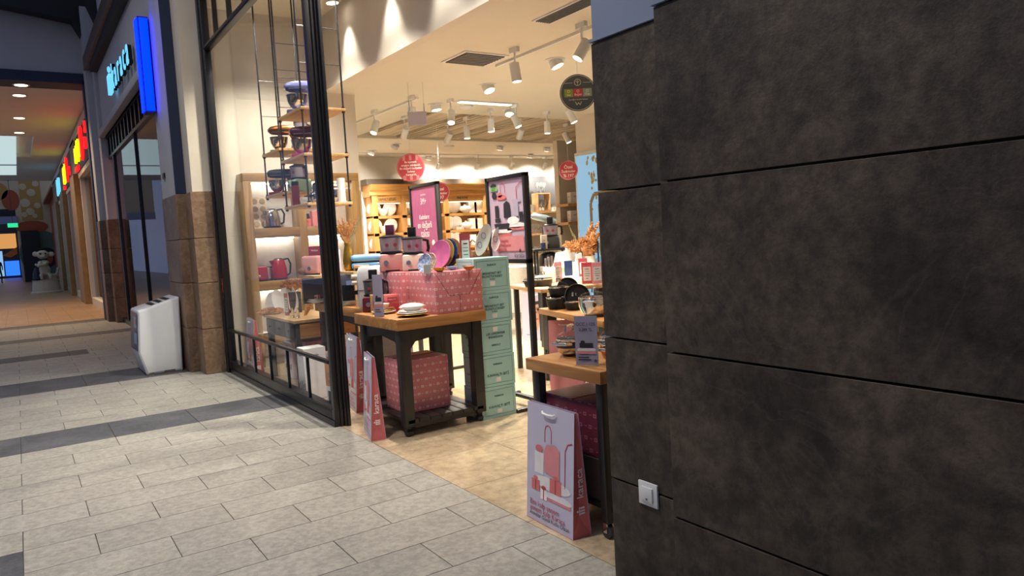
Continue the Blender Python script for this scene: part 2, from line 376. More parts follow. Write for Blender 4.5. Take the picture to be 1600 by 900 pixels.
# ---- stone wall on the right
wr = struct(obj('wall_right', MB().box(2.03, -3, 0, 2.34, 2.2, 2.24).box(1.915, -3, 0, 2.03, 1.79, 2.24), 'black_metal'), 'dark marbled stone wall beside the shop opening')
for za, zb in ((0, .445), (.445, 1.047), (1.047, 1.649), (1.649, 2.248)):
    obj('stone_panel', MB().box(2.0, 1.80, za+.004, 2.028, 2.29, zb-.004), 'wall_stone', wr, bevel=.0015, seg=1)
    obj('stone_panel', MB().box(1.88, -3.0, za+.004, 1.912, 1.822, zb-.004), 'wall_stone', wr, bevel=.0015, seg=1)
    obj('stone_panel', MB().box(2.03, 2.262, za+.004, 2.36, 2.29, zb-.004), 'wall_stone', wr, bevel=.0015, seg=1)
obj('stone_panel', MB().box(1.913, 1.795, .0, 2.0, 1.82, 2.248), 'wall_stone', wr)
up = struct(obj('wall_upper', MB().box(2.005, 1.80, 2.258, 2.36, 2.285, 5.2).box(1.89, -3, 2.275, 2.36, 1.815, 5.2), 'blue_paint'), 'blue grey painted wall above the dark stone')
obj('ledge', MB().box(1.992, 1.81, 2.25, 2.37, 2.295, 2.262).box(1.872, -3, 2.25, 2.2, 1.83, 2.285), 'blue_paint', up)
sw = thing('light_switch', 'white rocker switch plate on the dark stone wall', 'switch', (2.0, 2.064, .433))
obj('plate', MB().box(-.010, -.052, -.048, 0, .052, .048), 'white_plastic', sw, bevel=.003)
obj('rocker', MB().box(-.017, -.030, -.030, -.009, .030, .030), 'white_plastic', sw, bevel=.003)
obj('indicator', MB().box(-.0182, -.004, -.022, -.0165, .004, -.014), 'grey_plastic', sw)

# ---- shop window with black metal frame
W1 = struct(obj('window_1', MB().box(2.02, 5.68, 0, 2.12, 9.30, .05), 'black_frame'), 'tall shop window in a black metal frame')
def wpart(name, mb, mat='black_frame', **k): return obj(name, mb, mat, W1, **k)
wpart('kick_panel', MB().box(2.03, 5.72, .0, 2.10, 9.2, .135).box(2.022, 5.72, .135, 2.11, 9.2, .15), bevel=.003)
wpart('frame_post', MB().box(2.025, 5.675, 0, 2.075, 5.735, 5.0).box(2.07, 5.665, 0, 2.10, 5.745, 5.0).box(2.10, 5.65, 0, 2.125, 5.75, 5.0).box(2.12, 5.635, 0, 2.145, 5.75, 5.0), bevel=.003)
wpart('frame_jamb', MB().box(2.02, 9.15, 0, 2.10, 9.30, 5.0).box(2.0, 9.22, 0, 2.06, 9.30, 5.0), bevel=.003)
wpart('transom', MB().box(2.03, 5.73, 3.83, 2.10, 9.17, 3.89).box(2.018, 5.73, 3.845, 2.03, 9.17, 3.875), bevel=.002)
wpart('head', MB().box(2.03, 5.73, 4.44, 2.10, 9.17, 4.56))
for y in (8.68, 8.06, 7.46, 6.88, 6.30):
    wpart('mullion', MB().box(2.04, y-.014, 3.88, 2.09, y+.014, 4.45))
    wpart('baluster', MB().box(2.025, y-.011, .14, 2.05, y+.011, .52), bevel=.002)
wpart('guard_rail', MB().box(2.018, 5.73, .515, 2.056, 9.17, .545), bevel=.004)
wpart('glass_pane', MB().box(2.070, 5.735, .14, 2.076, 7.30, 3.85), 'window_glass')
wpart('glass_pane', MB().box(2.070, 7.304, .14, 2.076, 9.16, 3.85), 'window_glass')
wpart('glass_pane', MB().box(2.070, 5.735, 3.88, 2.076, 9.16, 4.45), 'window_glass')
struct(obj('trim_1', MB().box(2.0, 2.29, 4.56, 2.14, 9.3, 5.4).box(2.04, 2.29, 4.43, 2.14, 5.66, 4.56), 'plaster_cool'), 'plastered lintel over the shop front')
st = thing('door_sticker', 'small red and black round sticker low on the window frame', 'sticker', (2.017, 9.2, .98))
F = FP((0,0,0), RX, UP)
obj('sticker', MB().quad(F, -.04, 0, .04, .17, .002), 'red_print', st); obj('sticker', MB().disc(F, 0, -.06, .05, off=.002), 'dark_print', st)
text('ITINIZ', .018, 'paper_white', st, F, 0, .1, .003); text('KAMERA', .014, 'paper_white', st, F, 0, -.06, .003)

# ---- painted facade pier between the shop fronts
pier = struct(obj('wall_pier', MB().box(1.80, 9.32, 0, 2.0, 9.68, 2.19).box(1.69, 9.68, 0, 2.3, 10.63, 2.19), 'joint'), 'stone clad pier between two shop fronts')
zs = (0, .549, 1.106, 1.645, 2.2)
for za, zb in zip(zs, zs[1:]):
    obj('stone_block', MB().box(1.765, 9.30, za+.003, 2.0, 9.68, zb-.003), 'pier_stone', pier, bevel=.004, seg=1)
    obj('stone_block', MB().box(1.66, 9.65, za+.003, 1.80, 10.65, zb-.003), 'pier_stone', pier, bevel=.004, seg=1)
obj('shaft', MB().box(1.79, 9.31, 2.2, 2.03, 9.7, 6.4), 'cream_paint', pier)
obj('shaft', MB().box(1.675, 9.69, 2.2, 2.03, 10.65, 6.6), 'plaster_cool', pier)
obj('navy_band', MB().box(1.67, 9.66, 2.2, 1.79, 9.70, 6.6), 'navy', pier)
obj('shelf_bracket', MB().box(1.655, 10.3, 2.45, 1.675, 10.42, 2.52), 'black_metal', pier)
pier2 = struct(obj('wall_pier', MB().box(1.75, 18.3, 0, 2.3, 19.25, 2.15), 'joint'), 'stone clad pier at the corridor mouth')
for za, zb in zip(zs, zs[1:]):
    obj('stone_block', MB().box(1.60, 18.75, za+.003, 2.0, 19.30, zb+.09*(zb > 2)-.003), 'pier_stone', pier2, bevel=.004, seg=1)
    obj('stone_block', MB().box(1.72, 18.26, za+.003, 2.05, 18.75, zb+.09*(zb > 2)-.003), 'pier_stone', pier2, bevel=.004, seg=1)
obj('shaft', MB().box(1.62, 18.77, 2.29, 2.1, 19.28, 7.0).box(1.74, 18.28, 2.29, 2.1, 18.8, 7.0), 'plaster_cool', pier2)
# ---- second shop front
fs = struct(obj('wall_fascia', MB().box(1.80, 10.6, 4.14, 2.1, 18.4, 8.5), 'plaster_cool'), 'grey fascia over the second shop front')
obj('fascia_beam', MB().box(1.60, 10.66, 5.62, 1.82, 18.9, 5.92), 'bronze', fs, bevel=.01)
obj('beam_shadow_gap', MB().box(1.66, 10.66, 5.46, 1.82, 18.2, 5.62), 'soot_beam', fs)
obj('moulding', MB().box(1.70, 10.66, 4.06, 1.82, 18.3, 4.20), 'plaster_cool', fs, bevel=.02)
W2 = struct(obj('window_2', MB().box(1.86, 10.66, 3.60, 1.96, 18.27, 3.66), 'black_frame'), 'second shop window with a slatted top light')
obj('backing', MB().box(1.95, 10.66, 3.62, 1.98, 18.27, 4.1), 'charcoal', W2)
obj('frame_bar', MB().box(1.84, 10.66, 4.03, 1.96, 18.27, 4.09), 'black_frame', W2)
for i in range(16): obj('slat', MB().box(1.86, 10.9+i*.48, 3.65, 1.93, 11.02+i*.48, 4.05), 'black_frame', W2)
for y, hw in ((10.75, .03), (14.3, .006), (17.6, .09)): obj('frame_post', MB().box(1.87, y-hw, 0, 1.93, y+hw, 3.62), 'black_frame', W2)
obj('sill', MB().box(1.84, 10.66, 0, 1.96, 18.27, .1), 'black_frame', W2)
obj('glass_pane', MB().box(1.90, 10.7, .1, 1.905, 14.3, 3.6), 'shop_glass', W2); obj('glass_pane', MB().box(1.90, 14.3, .1, 1.905, 18.1, 3.6), 'shop_glass', W2)
struct(obj('wall_shop', MB().box(3.7, 10.66, 0, 3.8, 18.3, 4.1).box(1.98, 18.3, 0, 3.8, 18.4, 4.1).box(2.3, 10.63, 0, 3.8, 10.66, 4.1).box(1.98, 10.66, 4.1, 3.8, 18.4, 4.2), 'charcoal'), 'dark back walls of the second shop')
struct(obj('floor', MB().box(2.07, 10.66, -.1, 3.7, 18.3, .0), 'corridor_tile'), 'tan floor inside the second shop')
for i, y in enumerate((13.2, 14.6, 16.0, 17.3)):
    t = thing('display_case', 'dim lit display case inside the second shop window, number %s from the pier' % ('first','second','third','fourth')[i], 'display case', (3.3, y, 0))
    obj('cabinet', MB().box(-.2, -.4, 0, .3, .4, 1.3), 'rust', t, bevel=.01); obj('light_tube', MB().box(-.22, -.25, 1.5, -.18, -.12, 2.0), 'down_glow', t); obj('light_tube', MB().box(-.22, .12, 1.5, -.18, .25, 2.0), 'down_glow', t)
    obj('header', MB().box(-.2, -.42, 2.0, .3, .42, 2.3), 'red_light' if i % 2 else 'charcoal', t)
# ---- roof timbers over the hall
def truss(y, label):
    prof = [(-4, 7.55), (1.50, 6.80), (1.75, 6.26), (1.93, 6.30), (1.93, 9), (-4, 9)]
    t = struct(obj('trim_2', MB().prism(prof, 'y', y, y+.35), 'soot_beam'), label)
    obj('timber_edge', MB().prism([(-4, 7.45), (1.46, 6.72), (1.72, 6.20), (1.95, 6.22), (1.95, 6.32), (1.77, 6.32), (1.52, 6.84), (-4, 7.57)], 'y', y-.03, y+.38), 'soot_beam', t)
truss(18.9, 'black roof timber with bracket above the corridor mouth'); struct(obj('trim_4', MB().prism([(1.44,7.8),(1.50,6.95),(1.74,6.30),(1.90,6.30),(1.90,8)], 'y', 17.2, 17.5), 'soot_beam'), 'black roof bracket above the fascia')
struct(obj('ceiling', MB().box(-4, 17.5, 9, 2.1, 21, 9.2), 'roof_board'), 'dark boarded roof over the hall')
# ---- corridor mouth
pw = struct(obj('wall_back', MB().box(-7, 19.5, 5.66, 1.9, 19.7, 9).box(1.68, 19.3, 0, 1.95, 19.7, 9), 'plaster_cool'), 'bluish plaster wall over the corridor mouth')
obj('navy_frame', MB().box(-7, 19.42, 5.44, 1.70, 20.2, 5.67).box(1.60, 19.42, 0, 1.70, 19.75, 5.5), 'navy', pw)
cc = struct(obj('ceiling', MB().box(-6, 20.2, 5.45, 1.9, 28.2, 5.6).box(.8, 28.2, 5.45, 1.9, 44, 5.6).box(-6, 41, 5.45, .8, 44, 5.6).box(-6, 28.2, 5.45, -3, 41, 5.6).box(.34, 33.7, 5.45, .8, 41, 5.6), 'store_ceiling'), 'corridor ceiling')
obj('coffer', MB().box(.34, 28.2, 5.6, .8, 33.7, 5.7), 'store_ceiling', cc)
sk = tag(obj('skylight', MB().box(-2.99, 28.21, 5.46, .33, 40.99, 5.5), 'sky_light'), 'pale glowing skylight panel in the corridor ceiling', 'skylight')
obj('bar', MB().box(-3, 36.5, 5.43, .34, 36.7, 5.46), 'plaster_cool', sk)
for i, (x, y) in enumerate(((.425, 18.9+1.0), (.395, 21.2), (.403, 24.55), (.41, 27.36))):
    z = 5.44 if i == 0 else 5.45
    t = thing('downlight', ('round ceiling downlight in the navy band', 'round downlight nearest the corridor mouth on the warm ceiling', 'middle round downlight on the warm corridor ceiling', 'round downlight just before the skylight')[i], 'downlight', (x, y, z), group='corridor downlights')
    obj('rim', MB().lathe([(.17,0),(.17,-.012),(.14,-.014)], 20), 'white_plastic', t); obj('lens', MB().lathe([(.135,-.004),(.13,-.016),(.06,-.018)], 20), 'down_glow', t)
    L = bpy.data.lights.new('downlight', 'SPOT'); L.energy = 620*MALL_W; L.color = (1,.72,.45); L.spot_size = 2.2; L.spot_blend = .8; L.shadow_soft_size = .12
    lo = bpy.data.objects.new('downlight_lamp', L); col.objects.link(lo); lo.parent = t; lo.location = (0,0,-.05)
# corridor shop fronts
cw = struct(obj('wall_corridor', MB().box(2.2, 19.7, 0, 2.4, 60, 5.5).box(1.85, 19.7, 5.3, 2.3, 60, 5.45), 'rust'), 'rust coloured shop fronts along the corridor')
obj('cornice', MB().box(1.78, 19.7, 5.12, 2.2, 44, 5.32), 'cream_paint', cw)
for ya, yb in ((26.6, 28.6), (33.4, 35.4), (39.5, 43)):
    obj('pillar', MB().box(1.68, ya, 0, 2.2, yb, 4.1).box(1.78, ya, 4.1, 2.2, yb, 5.2), 'tan_pier', cw)
for ya, yb, m in ((20.2, 26.6, 'rust'), (28.6, 33.4, 'red_shop'), (35.4, 39.5, 'cream_paint')):
    obj('panel', MB().box(2.08, ya, .2, 2.2, yb, 4.0), m, cw); obj('sign_soffit', MB().box(1.82, ya, 3.95, 2.2, yb, 4.12), 'cream_paint', cw)
    obj('plinth', MB().box(1.84, ya, 0, 2.2, yb, .22), 'cream_paint', cw)
    obj('mullion', MB().box(1.84, yb-.35, 0, 2.0, yb-.12, 4.0), 'plaster_cool', cw)
    obj('glass_pane', MB().box(1.95, ya, .2, 1.955, yb-.3, 4.0), 'shop_glass', cw)
def letterboard(ya, yb, za, zb, label, inks):
    t = thing('shop_sign', label, 'sign', (1.80, (ya+yb)/2, (za+zb)/2)); F = FP((0,0,0), RX, UP); w, h = (yb-ya), (zb-za)
    obj('board', MB().box(0, -w/2, -h/2, .08, w/2, h/2), 'soot_beam', t)
    for i, (a, b, lw, lh, m) in enumerate(inks):
        mb = MB(); mb.m = Matrix.Identity(4)
        p = [(a-lw/2, b-lh*.3), (a-lw*.2, b-lh/2), (a+lw/2, b-lh*.35), (a+lw*.3, b), (a+lw/2, b+lh*.4), (a, b+lh/2), (a-lw/2, b+lh*.3), (a-lw*.25, b)]
        v = [F(x*w, y*h, .001) for x, y in p]; v2 = [F(x*w, y*h, .07) for x, y in p]
        mb.rings([v, v2]); obj('letter', mb, m, t, smooth=False)
Yl, Rl = 'yellow_light', 'red_light'
letterboard(21.2, 26.5, 4.1, 5.12, 'black sign with yellow letters and a tall red letter nearest the corridor mouth', [(-.42,-.02,.045,.45,Yl),(-.33,.0,.045,.45,Yl),(-.24,.02,.045,.6,Yl),(-.15,.05,.045,.5,Yl),(.04,.05,.10,.9,Rl),(.28,-.1,.05,.3,Rl),(.36,.25,.05,.3,Rl),(-.42,-.42,.08,.14,Rl),(-.32,-.42,.08,.14,Rl)])
letterboard(28.7, 33.3, 4.1, 5.12, 'smaller black sign with yellow and red letters further down the corridor', [(-.38,0,.08,.6,Yl),(-.27,.0,.08,.6,Yl),(-.15,.05,.07,.6,Yl),(.05,.05,.11,.85,Rl),(.3,-.1,.06,.3,Rl),(-.4,-.42,.1,.14,Rl)])
letterboard(35.5, 39.3, 4.1, 5.12, 'far shop sign with glowing white blue letters', [(-.2,0,.12,.7,'logo_light'),(.05,0,.12,.7,'logo_light'),(.25,0,.1,.6,'logo_light')])
t = thing('light_string', 'vertical string of small blue lights in the corridor shop window', 'lights', (1.90, 21.2, 1.9))
for k in range(12): obj('bulb', MB().ball((0,0,k*.16), (.03,.05,.04), 6, 4), 'blue_neon', t)
# mural wall and far end
mw = struct(obj('wall_mural', MB().box(.25, 60, 0, 3, 60.3, 8).box(-5, 60, 4.3, .25, 60.3, 8), 'mural_cream'), 'painted mural wall at the end of the corridor')
F = FP((0, 60, 0), RY, UP)
obj('painted_shape', MB().quad(F, .55, 4.2, 1.75, 7.2, .02), 'mural_ochre', mw)
for a, b, r in ((.75,6.5,.22),(1.2,6.1,.25),(.8,5.4,.3),(1.5,5.2,.2),(1.05,4.8,.25),(1.5,6.7,.2),(.7,4.6,.18),(1.3,4.5,.15)):
    obj('painted_dot', MB().disc(F, a, b, r, off=.03), 'mural_cream', mw)
obj('painted_shape', MB().disc(F, 1.05, 3.75, .95, .42, off=.035), 'mural_orange', mw)
obj('painted_shape', MB().disc(F, 1.5, 1.9, 1.3, 1.6, off=.025), 'mural_green', mw)
obj('painted_shape', MB().disc(F, 1.75, 1.6, .6, .7, off=.03).quad(F, -3, 4.3, .2, 5.0, .02), 'mural_dark', mw)
obj('painted_shape', MB().disc(F, 1.75, 1.55, .35, .4, off=.04).disc(F, .0, 5.6, .5, .7, off=.03), 'mural_orange', mw)
obj('painted_shape', MB().disc(F, -.7, 6.2, .6, .6, off=.03), 'mural_ochre', mw)
obj('blue_soffit', MB().box(-5, 59.8, 4.0, .25, 60, 4.5), 'blue_paint', mw)
struct(obj('door_1', MB().box(.35, 59.6, 0, 1.35, 59.95, 3.5), 'mural_dark'), 'tall dark door panel at the end of the corridor')
fe = struct(obj('wall_end', MB().box(-5, 78, 0, 2, 78.3, 6).box(.25, 60.3, 0, .6, 78, 6), 'charcoal'), 'lit shop front at the far corridor end')
F = FP((0, 78, 0), RY, UP)
obj('lit_panel', MB().quad(F, -2, 2.6, .1, 3.9, .05), 'warm_shop', fe); obj('lit_panel', MB().quad(F, -.9, .2, .15, 1.5, .05), 'blue_neon', fe)
obj('lit_panel', MB().poly(F, [(-1.0,2.0),(.1,2.7),(.1,2.1),(-.4,1.8)], .06), 'orange', fe); obj('lit_panel', MB().quad(F, -2, .2, -1.0, 2.4, .05), 'cool_shop', fe)
ex = thing('exit_sign', 'small green exit sign hanging in the corridor', 'sign', tuple(at(20, 352, Y=43)))
obj('box', MB().cbox((0,0,0), (.42,.08,.2)), 'exit_light', ex); obj('rod', MB().box(-.01,-.01,.1,.01,.01,2.2), 'black_metal', ex)
# ---- opposite side of the hall, behind the camera's left
struct(obj('wall_left', MB().box(-7.3, -5, 0, -7, 20, 6), 'plaster_cool'), 'plaster wall on the far side of the hall')

# ================================================================== SHOP SHELL
HC, HU, XB, YS = 3.5, 4.43, 3.54, 9.5
struct(obj('wall_side', MB().box(2.0, YS, 0, 4.0, YS+.2, HU+.1).box(3.9, YS+.2, 0, 4.0, 16.4, HC+.2), 'store_wall'), 'off white side wall of the shop behind the window')
struct(obj('wall_back', MB().box(3.9, 16.3, 0, 14.2, 16.5, HC+.4), 'store_wall'), 'cream back wall of the shop')
struct(obj('wall_store', MB().box(8.5, 1.8, 0, 8.7, 10.26, HC+.1).box(14, 1.8, 0, 14.2, 16.5, HC+.2).box(2.3, 1.7, 0, 14, 1.8, HU), 'store_wall'), 'cream inner walls of the shop')
ce = struct(obj('ceiling', MB().box(XB+.12, 1.8, HC, 14.2, 10.47, HC+.15).box(XB+.12, 10.47, HC, 5.55, 13.4, HC+.15).box(XB+.12, 13.4, HC, 14.2, 16.4, HC+.15).box(12.5, 10.47, HC, 14.2, 13.4, HC+.15)
       .box(5.5, 10.4, HC+.12, 12.6, 13.5, HC+.2), 'store_ceiling'), 'warm white shop ceiling with a timbered recess')
for i in range(6):
    x = 5.9 + i*1.12
    obj('ceiling_board', MB().box(x, 10.48, HC+.05, x+.52, 13.39, HC+.11), 'ceiling_wood', ce)
    for k in range(4): obj('ceiling_slat', MB().box(x+.58+k*.12, 10.48, HC+.015, x+.63+k*.12, 13.39, HC+.08), 'ceiling_wood', ce)
struct(obj('trim_3', MB().box(XB, 1.8, HC-.002, XB+.12, YS, HU), 'store_wall'), 'tall bulkhead inside the shop window')
struct(obj('ceiling', MB().box(2.08, 1.8, HU, XB+.12, YS, HU+.1), 'store_ceiling'), 'raised ceiling over the window display')
# ceiling fittings
v = thing('ceiling_vent', 'square dark ceiling vent with a white frame', 'vent', (4.5, 7.15, HC))
obj('frame', MB().box(-.29,-.27,-.012,.29,.27,0), 'white_plastic', v); obj('grille', MB().box(-.255,-.235,-.016,.255,.235,-.006), 'charcoal', v)
for k in range(8): obj('slat', MB().box(-.25, -.225+k*.06, -.022, .25, -.19+k*.06, -.014), 'grey_plastic', v)
v = thing('ceiling_vent', 'long slotted air diffuser in the ceiling near the stone wall', 'vent', (4.345, 5.0, HC))
obj('frame', MB().box(-.11,-.68,-.012,.11,.68,0), 'white_plastic', v)
for k in range(7): obj('slat', MB().box(-.085+k*.025, -.65, -.02, -.075+k*.025, .65, -.01), 'grey_plastic', v)
v = thing('slot_light', 'thin bright slot light recessed in the middle of the ceiling', 'light', (6.1, 9.48, HC))
obj('frame', MB().box(-.5,-.1,-.014,.5,.1,0), 'white_plastic', v); obj('diffuser', MB().box(-.46,-.05,-.02,.46,.05,-.012), 'slot_glow', v)
for i, (p, lab) in enumerate((((728.6,168.5), 'white domed smoke detector beside the bright slot light'), ((702,230), 'small smoke detector on the far ceiling'))):
    q = at(*p, Z=HC-.03); t = thing('smoke_detector', lab, 'smoke detector', (q.x, q.y, HC)); obj('dome', MB().lathe([(.11,0),(.11,-.02),(.08,-.045),(.03,-.055)], 16), 'white_plastic', t)
for i, (xa, ya, xb, yb, lab) in enumerate(((4.9, 3.0, 4.9, 7.3, 'white ceiling light track nearest the stone wall'), (4.9, 9.4, 4.9, 13.4, 'white ceiling light track beside the side wall'), (6.2, 15.6, 13.6, 15.6, 'far white light track along the back wall'))):
    tag(obj('light_track', MB().box(xa-.018, ya-.018, HC-.03, xb+.018, yb+.018, HC), 'white_plastic'), lab, 'light track')
# ---- spot lamps
def lamp_light(parent, tgt, W, size, loc, blend=.7, colr=(1,.92,.78), soft=.05):
    L = bpy.data.lights.new('spot', 'SPOT'); L.energy = W*SPOT_W; L.color = colr; L.spot_size = size; L.spot_blend = blend; L.shadow_soft_size = soft
    lo = bpy.data.objects.new('spot_lamp', L); col.objects.link(lo); lo.parent = parent; lo.location = loc
    lo.rotation_euler = Vector(tgt).to_track_quat('-Z', 'Y').to_euler()
    return lo
def cyl_spot(p, label, aim=(0,0,-1), W=120, s=1.0, drop=.16, size=1.5):
    t = thing('track_spot', label, 'spotlight', p, group='cylindrical ceiling spotlights')
    a = Vector(aim).normalized(); c = Vector((0,0,-drop-.10*s)); r = .055*s
    obj('adapter', MB().box(-.02,-.07,-.05,.02,.07,0), 'white_plastic', t); obj('stem', MB().tube([(0,0,-.04),(0,0,-drop)], .01), 'white_plastic', t)
    obj('housing', MB().tube([c-a*.10*s, c+a*.10*s], r, 16), 'white_plastic', t)
    obj('lens', MB().tube([c+a*.099*s, c+a*.103*s], r*.86, 16), 'lamp_glow', t)
    if W: lamp_light(t, a, W, size, c+a*.12*s)
    return t
def disc_spot(p, label, aim=(0,0,-1), W=120, size=1.6):
    t = thing('recessed_spot', label, 'spotlight', p, group='tilting recessed ceiling spotlights')
    a = Vector(aim).normalized(); c = Vector((0,0,-.03))
    obj('rim', MB().lathe([(.12,0),(.12,-.008),(.085,-.01)], 18), 'white_plastic', t)
    obj('housing', MB().tube([c-a*.02, c+a*.06], .08, 16), 'white_plastic', t); obj('lens', MB().tube([c+a*.059, c+a*.064], .068, 16), 'lamp_glow', t)
    if W: lamp_light(t, a, W, size, c+a*.08)
    return t
orl = ('first','second','third','fourth','fifth','sixth','seventh','eighth','ninth','tenth','eleventh','twelfth','thirteenth','fourteenth','fifteenth')
cy = [(805.5,113,(.1,-.05,-1),260),(910,78,(-.6,.25,-1),260),(644,179,(0,0,-1),160),(586,199,(-.45,-.2,-1),160),(632.7,207,(.1,.9,-.8),200),(705,183,(-.3,-.4,-1),140),(806,189,(.3,-.3,-1),140),(729.5,207,(0,0,-1),0),(767,196,(0,0,-1),0),(813,209,(.1,.9,-.9),160),(885.5,215,(.3,-.3,-1),120),(893,182,(.3,-.3,-1),120),(855,199,(0,0,-1),0),(700.6,215,(-.1,.9,-.9),200)]
cyl = ['large white cylinder spotlight hanging beside the square vent','white cylinder spotlight tilted beside the stone wall','white cylinder spotlight behind the small hanging glass sign','leftmost tilted cylinder spotlight near the side wall','cylinder spotlight below the small hanging glass sign']
for i, (px, py, aim, W) in enumerate(cy):
    q = at(px, py, Z=HC-.26)
    cyl_spot((q.x, q.y, HC), cyl[i] if i < 5 else 'white cylinder spotlight under the timbered ceiling, %s of its row' % orl[i-5], aim, W)
dl = [(868,98,'round tilting spotlight nearest the stone wall',(.3,-.3,-1),240),(762.7,137,'round tilting spotlight right of the square vent',(.1,-.4,-1),240),(681,167,'round tilting spotlight left of the smoke detector',(.1,-.1,-1),200),(796.5,175,'round tilting spotlight at the edge of the timbered recess',(-.3,-.3,-1),160),(580.7,238,'leftmost round spotlight on the far ceiling',(-.4,.4,-1),200),(618,228,'second round spotlight from the left on the far ceiling',(-.3,.9,-.8),200),(781.5,230.6,'round spotlight on the far ceiling above the black framed poster',(.0,.3,-1),160),(854.6,232.6,'round spotlight on the far ceiling near the grey panel',(.0,.3,-1),160),(828.6,243,'faint round spotlight against the back wall top',(0,.3,-1),0),(666,247,'small round spotlight above the red pendant sign',(0,.3,-1),160)]
for px, py, lab, aim, W in dl:
    q = at(px, py, Z=HC-.04); disc_spot((q.x, min(q.y, 16.0), HC), lab, aim, W)
for i, x in enumerate((8.6, 9.7, 10.75, 11.8, 12.9)):
    cyl_spot((x, 15.6, HC-.03), '%s white spotlight on the far track counted from the left' % orl[i], (0,.85,-.9), 80, .9, size=2.4)
# spots washing the bulkhead and the window display
for i, (x, y) in enumerate(((3.36, 8.45), (3.36, 7.25), (3.36, 6.05), (3.36, 4.9), (3.36, 3.7))):
    t = disc_spot((x, y, HU), '%s round spotlight over the window display counted from the side wall' % orl[i], (.07,0,-1), 42, 1.15)
for i, y in enumerate((8.3, 6.9, 5.2)):
    disc_spot((2.6, y, HU), '%s round spotlight near the glass counted from the side wall' % orl[i], (.05,.1,-1), 230, 1.9)
# hall lamps above the frame: pendant downlights over the mall floor
for i, (x, y) in enumerate(((-.4, 3.4), (-.4, 7.4), (-.6, 12.5))):
    t = thing('hall_lamp', 'large round hall lamp above the mall floor, %s from the camera' % orl[i], 'lamp', (x, y, 6.6))
    obj('housing', MB().lathe([(.34,.0),(.36,.05),(.30,.22),(.05,.26)], 24), 'white_plastic', t); obj('lens', MB().lathe([(.30,-.004),(.1,-.006)], 24), 'lamp_glow', t)
    L = bpy.data.lights.new('hall', 'AREA'); L.shape = 'DISK'; L.size = .6; L.energy = (195, 88, 18)[i]*MALL_W; L.color = (1,.93,.83); L.spread = 2.4
    lo = bpy.data.objects.new('hall_lamp_light', L); col.objects.link(lo); lo.parent = t; lo.location = (0,0,-.03)
# ================================================================== BUILDERS FOR GOODS
M('smoky', 'a49cae', .12, var=.1, scale=8, alpha=.8)
def P(px, py, z): q = at(px, py, Z=z); return (q.x, q.y, z)
def mixer(loc, rz, label, body, base=None, s=1.0, bowl='steel', board=None):
    t = thing('stand_mixer', label, 'stand mixer', loc, rz, 'stand mixers'); base = base or body
    obj('base', MB().prism([(-.17*s,-.085*s),(-.15*s,-.105*s),(.10*s,-.10*s),(.17*s,-.07*s),(.19*s,0),(.17*s,.07*s),(.10*s,.10*s),(-.15*s,.105*s),(-.17*s,.085*s)], 'z', 0, .035*s), base, t, bevel=.008*s)
    rs = []
    for k, (x, rx, ry, z) in enumerate(((-.11,.055,.06,.03),(-.115,.045,.05,.09),(-.115,.042,.048,.16),(-.10,.055,.055,.21))):
        rs.append([(s*(x+rx*math.cos(2*PI*i/16)), s*ry*math.sin(2*PI*i/16), s*z) for i in range(16)])
    obj('column', MB().rings(rs), base, t)
    rs = []
    for x, ry, rz_, z in ((-.175,.02,.02,.262),(-.168,.045,.045,.262),(-.13,.06,.058,.262),(-.03,.062,.06,.265),(.08,.06,.058,.268),(.15,.052,.05,.268),(.178,.038,.036,.268),(.182,.02,.02,.268)):
        rs.append([(s*x, s*ry*math.cos(2*PI*i/16), s*(z+rz_*math.sin(2*PI*i/16))) for i in range(16)])
    obj('head', MB().rings(rs), body, t)
    obj('hub_cap', MB().tube([(.178*s,0,.268*s),(.195*s,0,.268*s)], .022*s, 14), 'chrome', t)
    obj('trim_band', MB().box(-.15*s,-.063*s,.238*s,.14*s,.063*s,.247*s), 'chrome', t)
    b = obj('bowl', MB().lathe([(.045,.035),(.05,.045),(.075,.07),(.096,.115),(.104,.165),(.108,.185),(.104,.184),(.10,.165),(.09,.115),(.07,.075)], 22, (.075,0,0), cap=False) if s == 1 else MB().lathe([(r*s, z*s) for r, z in [(.045,.035),(.05,.045),(.075,.07),(.096,.115),(.104,.165),(.108,.185),(.104,.184),(.10,.165),(.09,.115),(.07,.075)]], 22, (.075*s,0,0), cap=False), bowl, t)
    obj('bowl_handle', MB().tube([(.10*s,.10*s,.16*s),(.11*s,.145*s,.15*s),(.11*s,.145*s,.09*s),(.10*s,.09*s,.08*s)], .008*s, 6), bowl, b)
    obj('beater', MB().tube([(.075*s,0,.215*s),(.075*s,0,.10*s)], .012*s, 8), 'chrome', t)
    return t
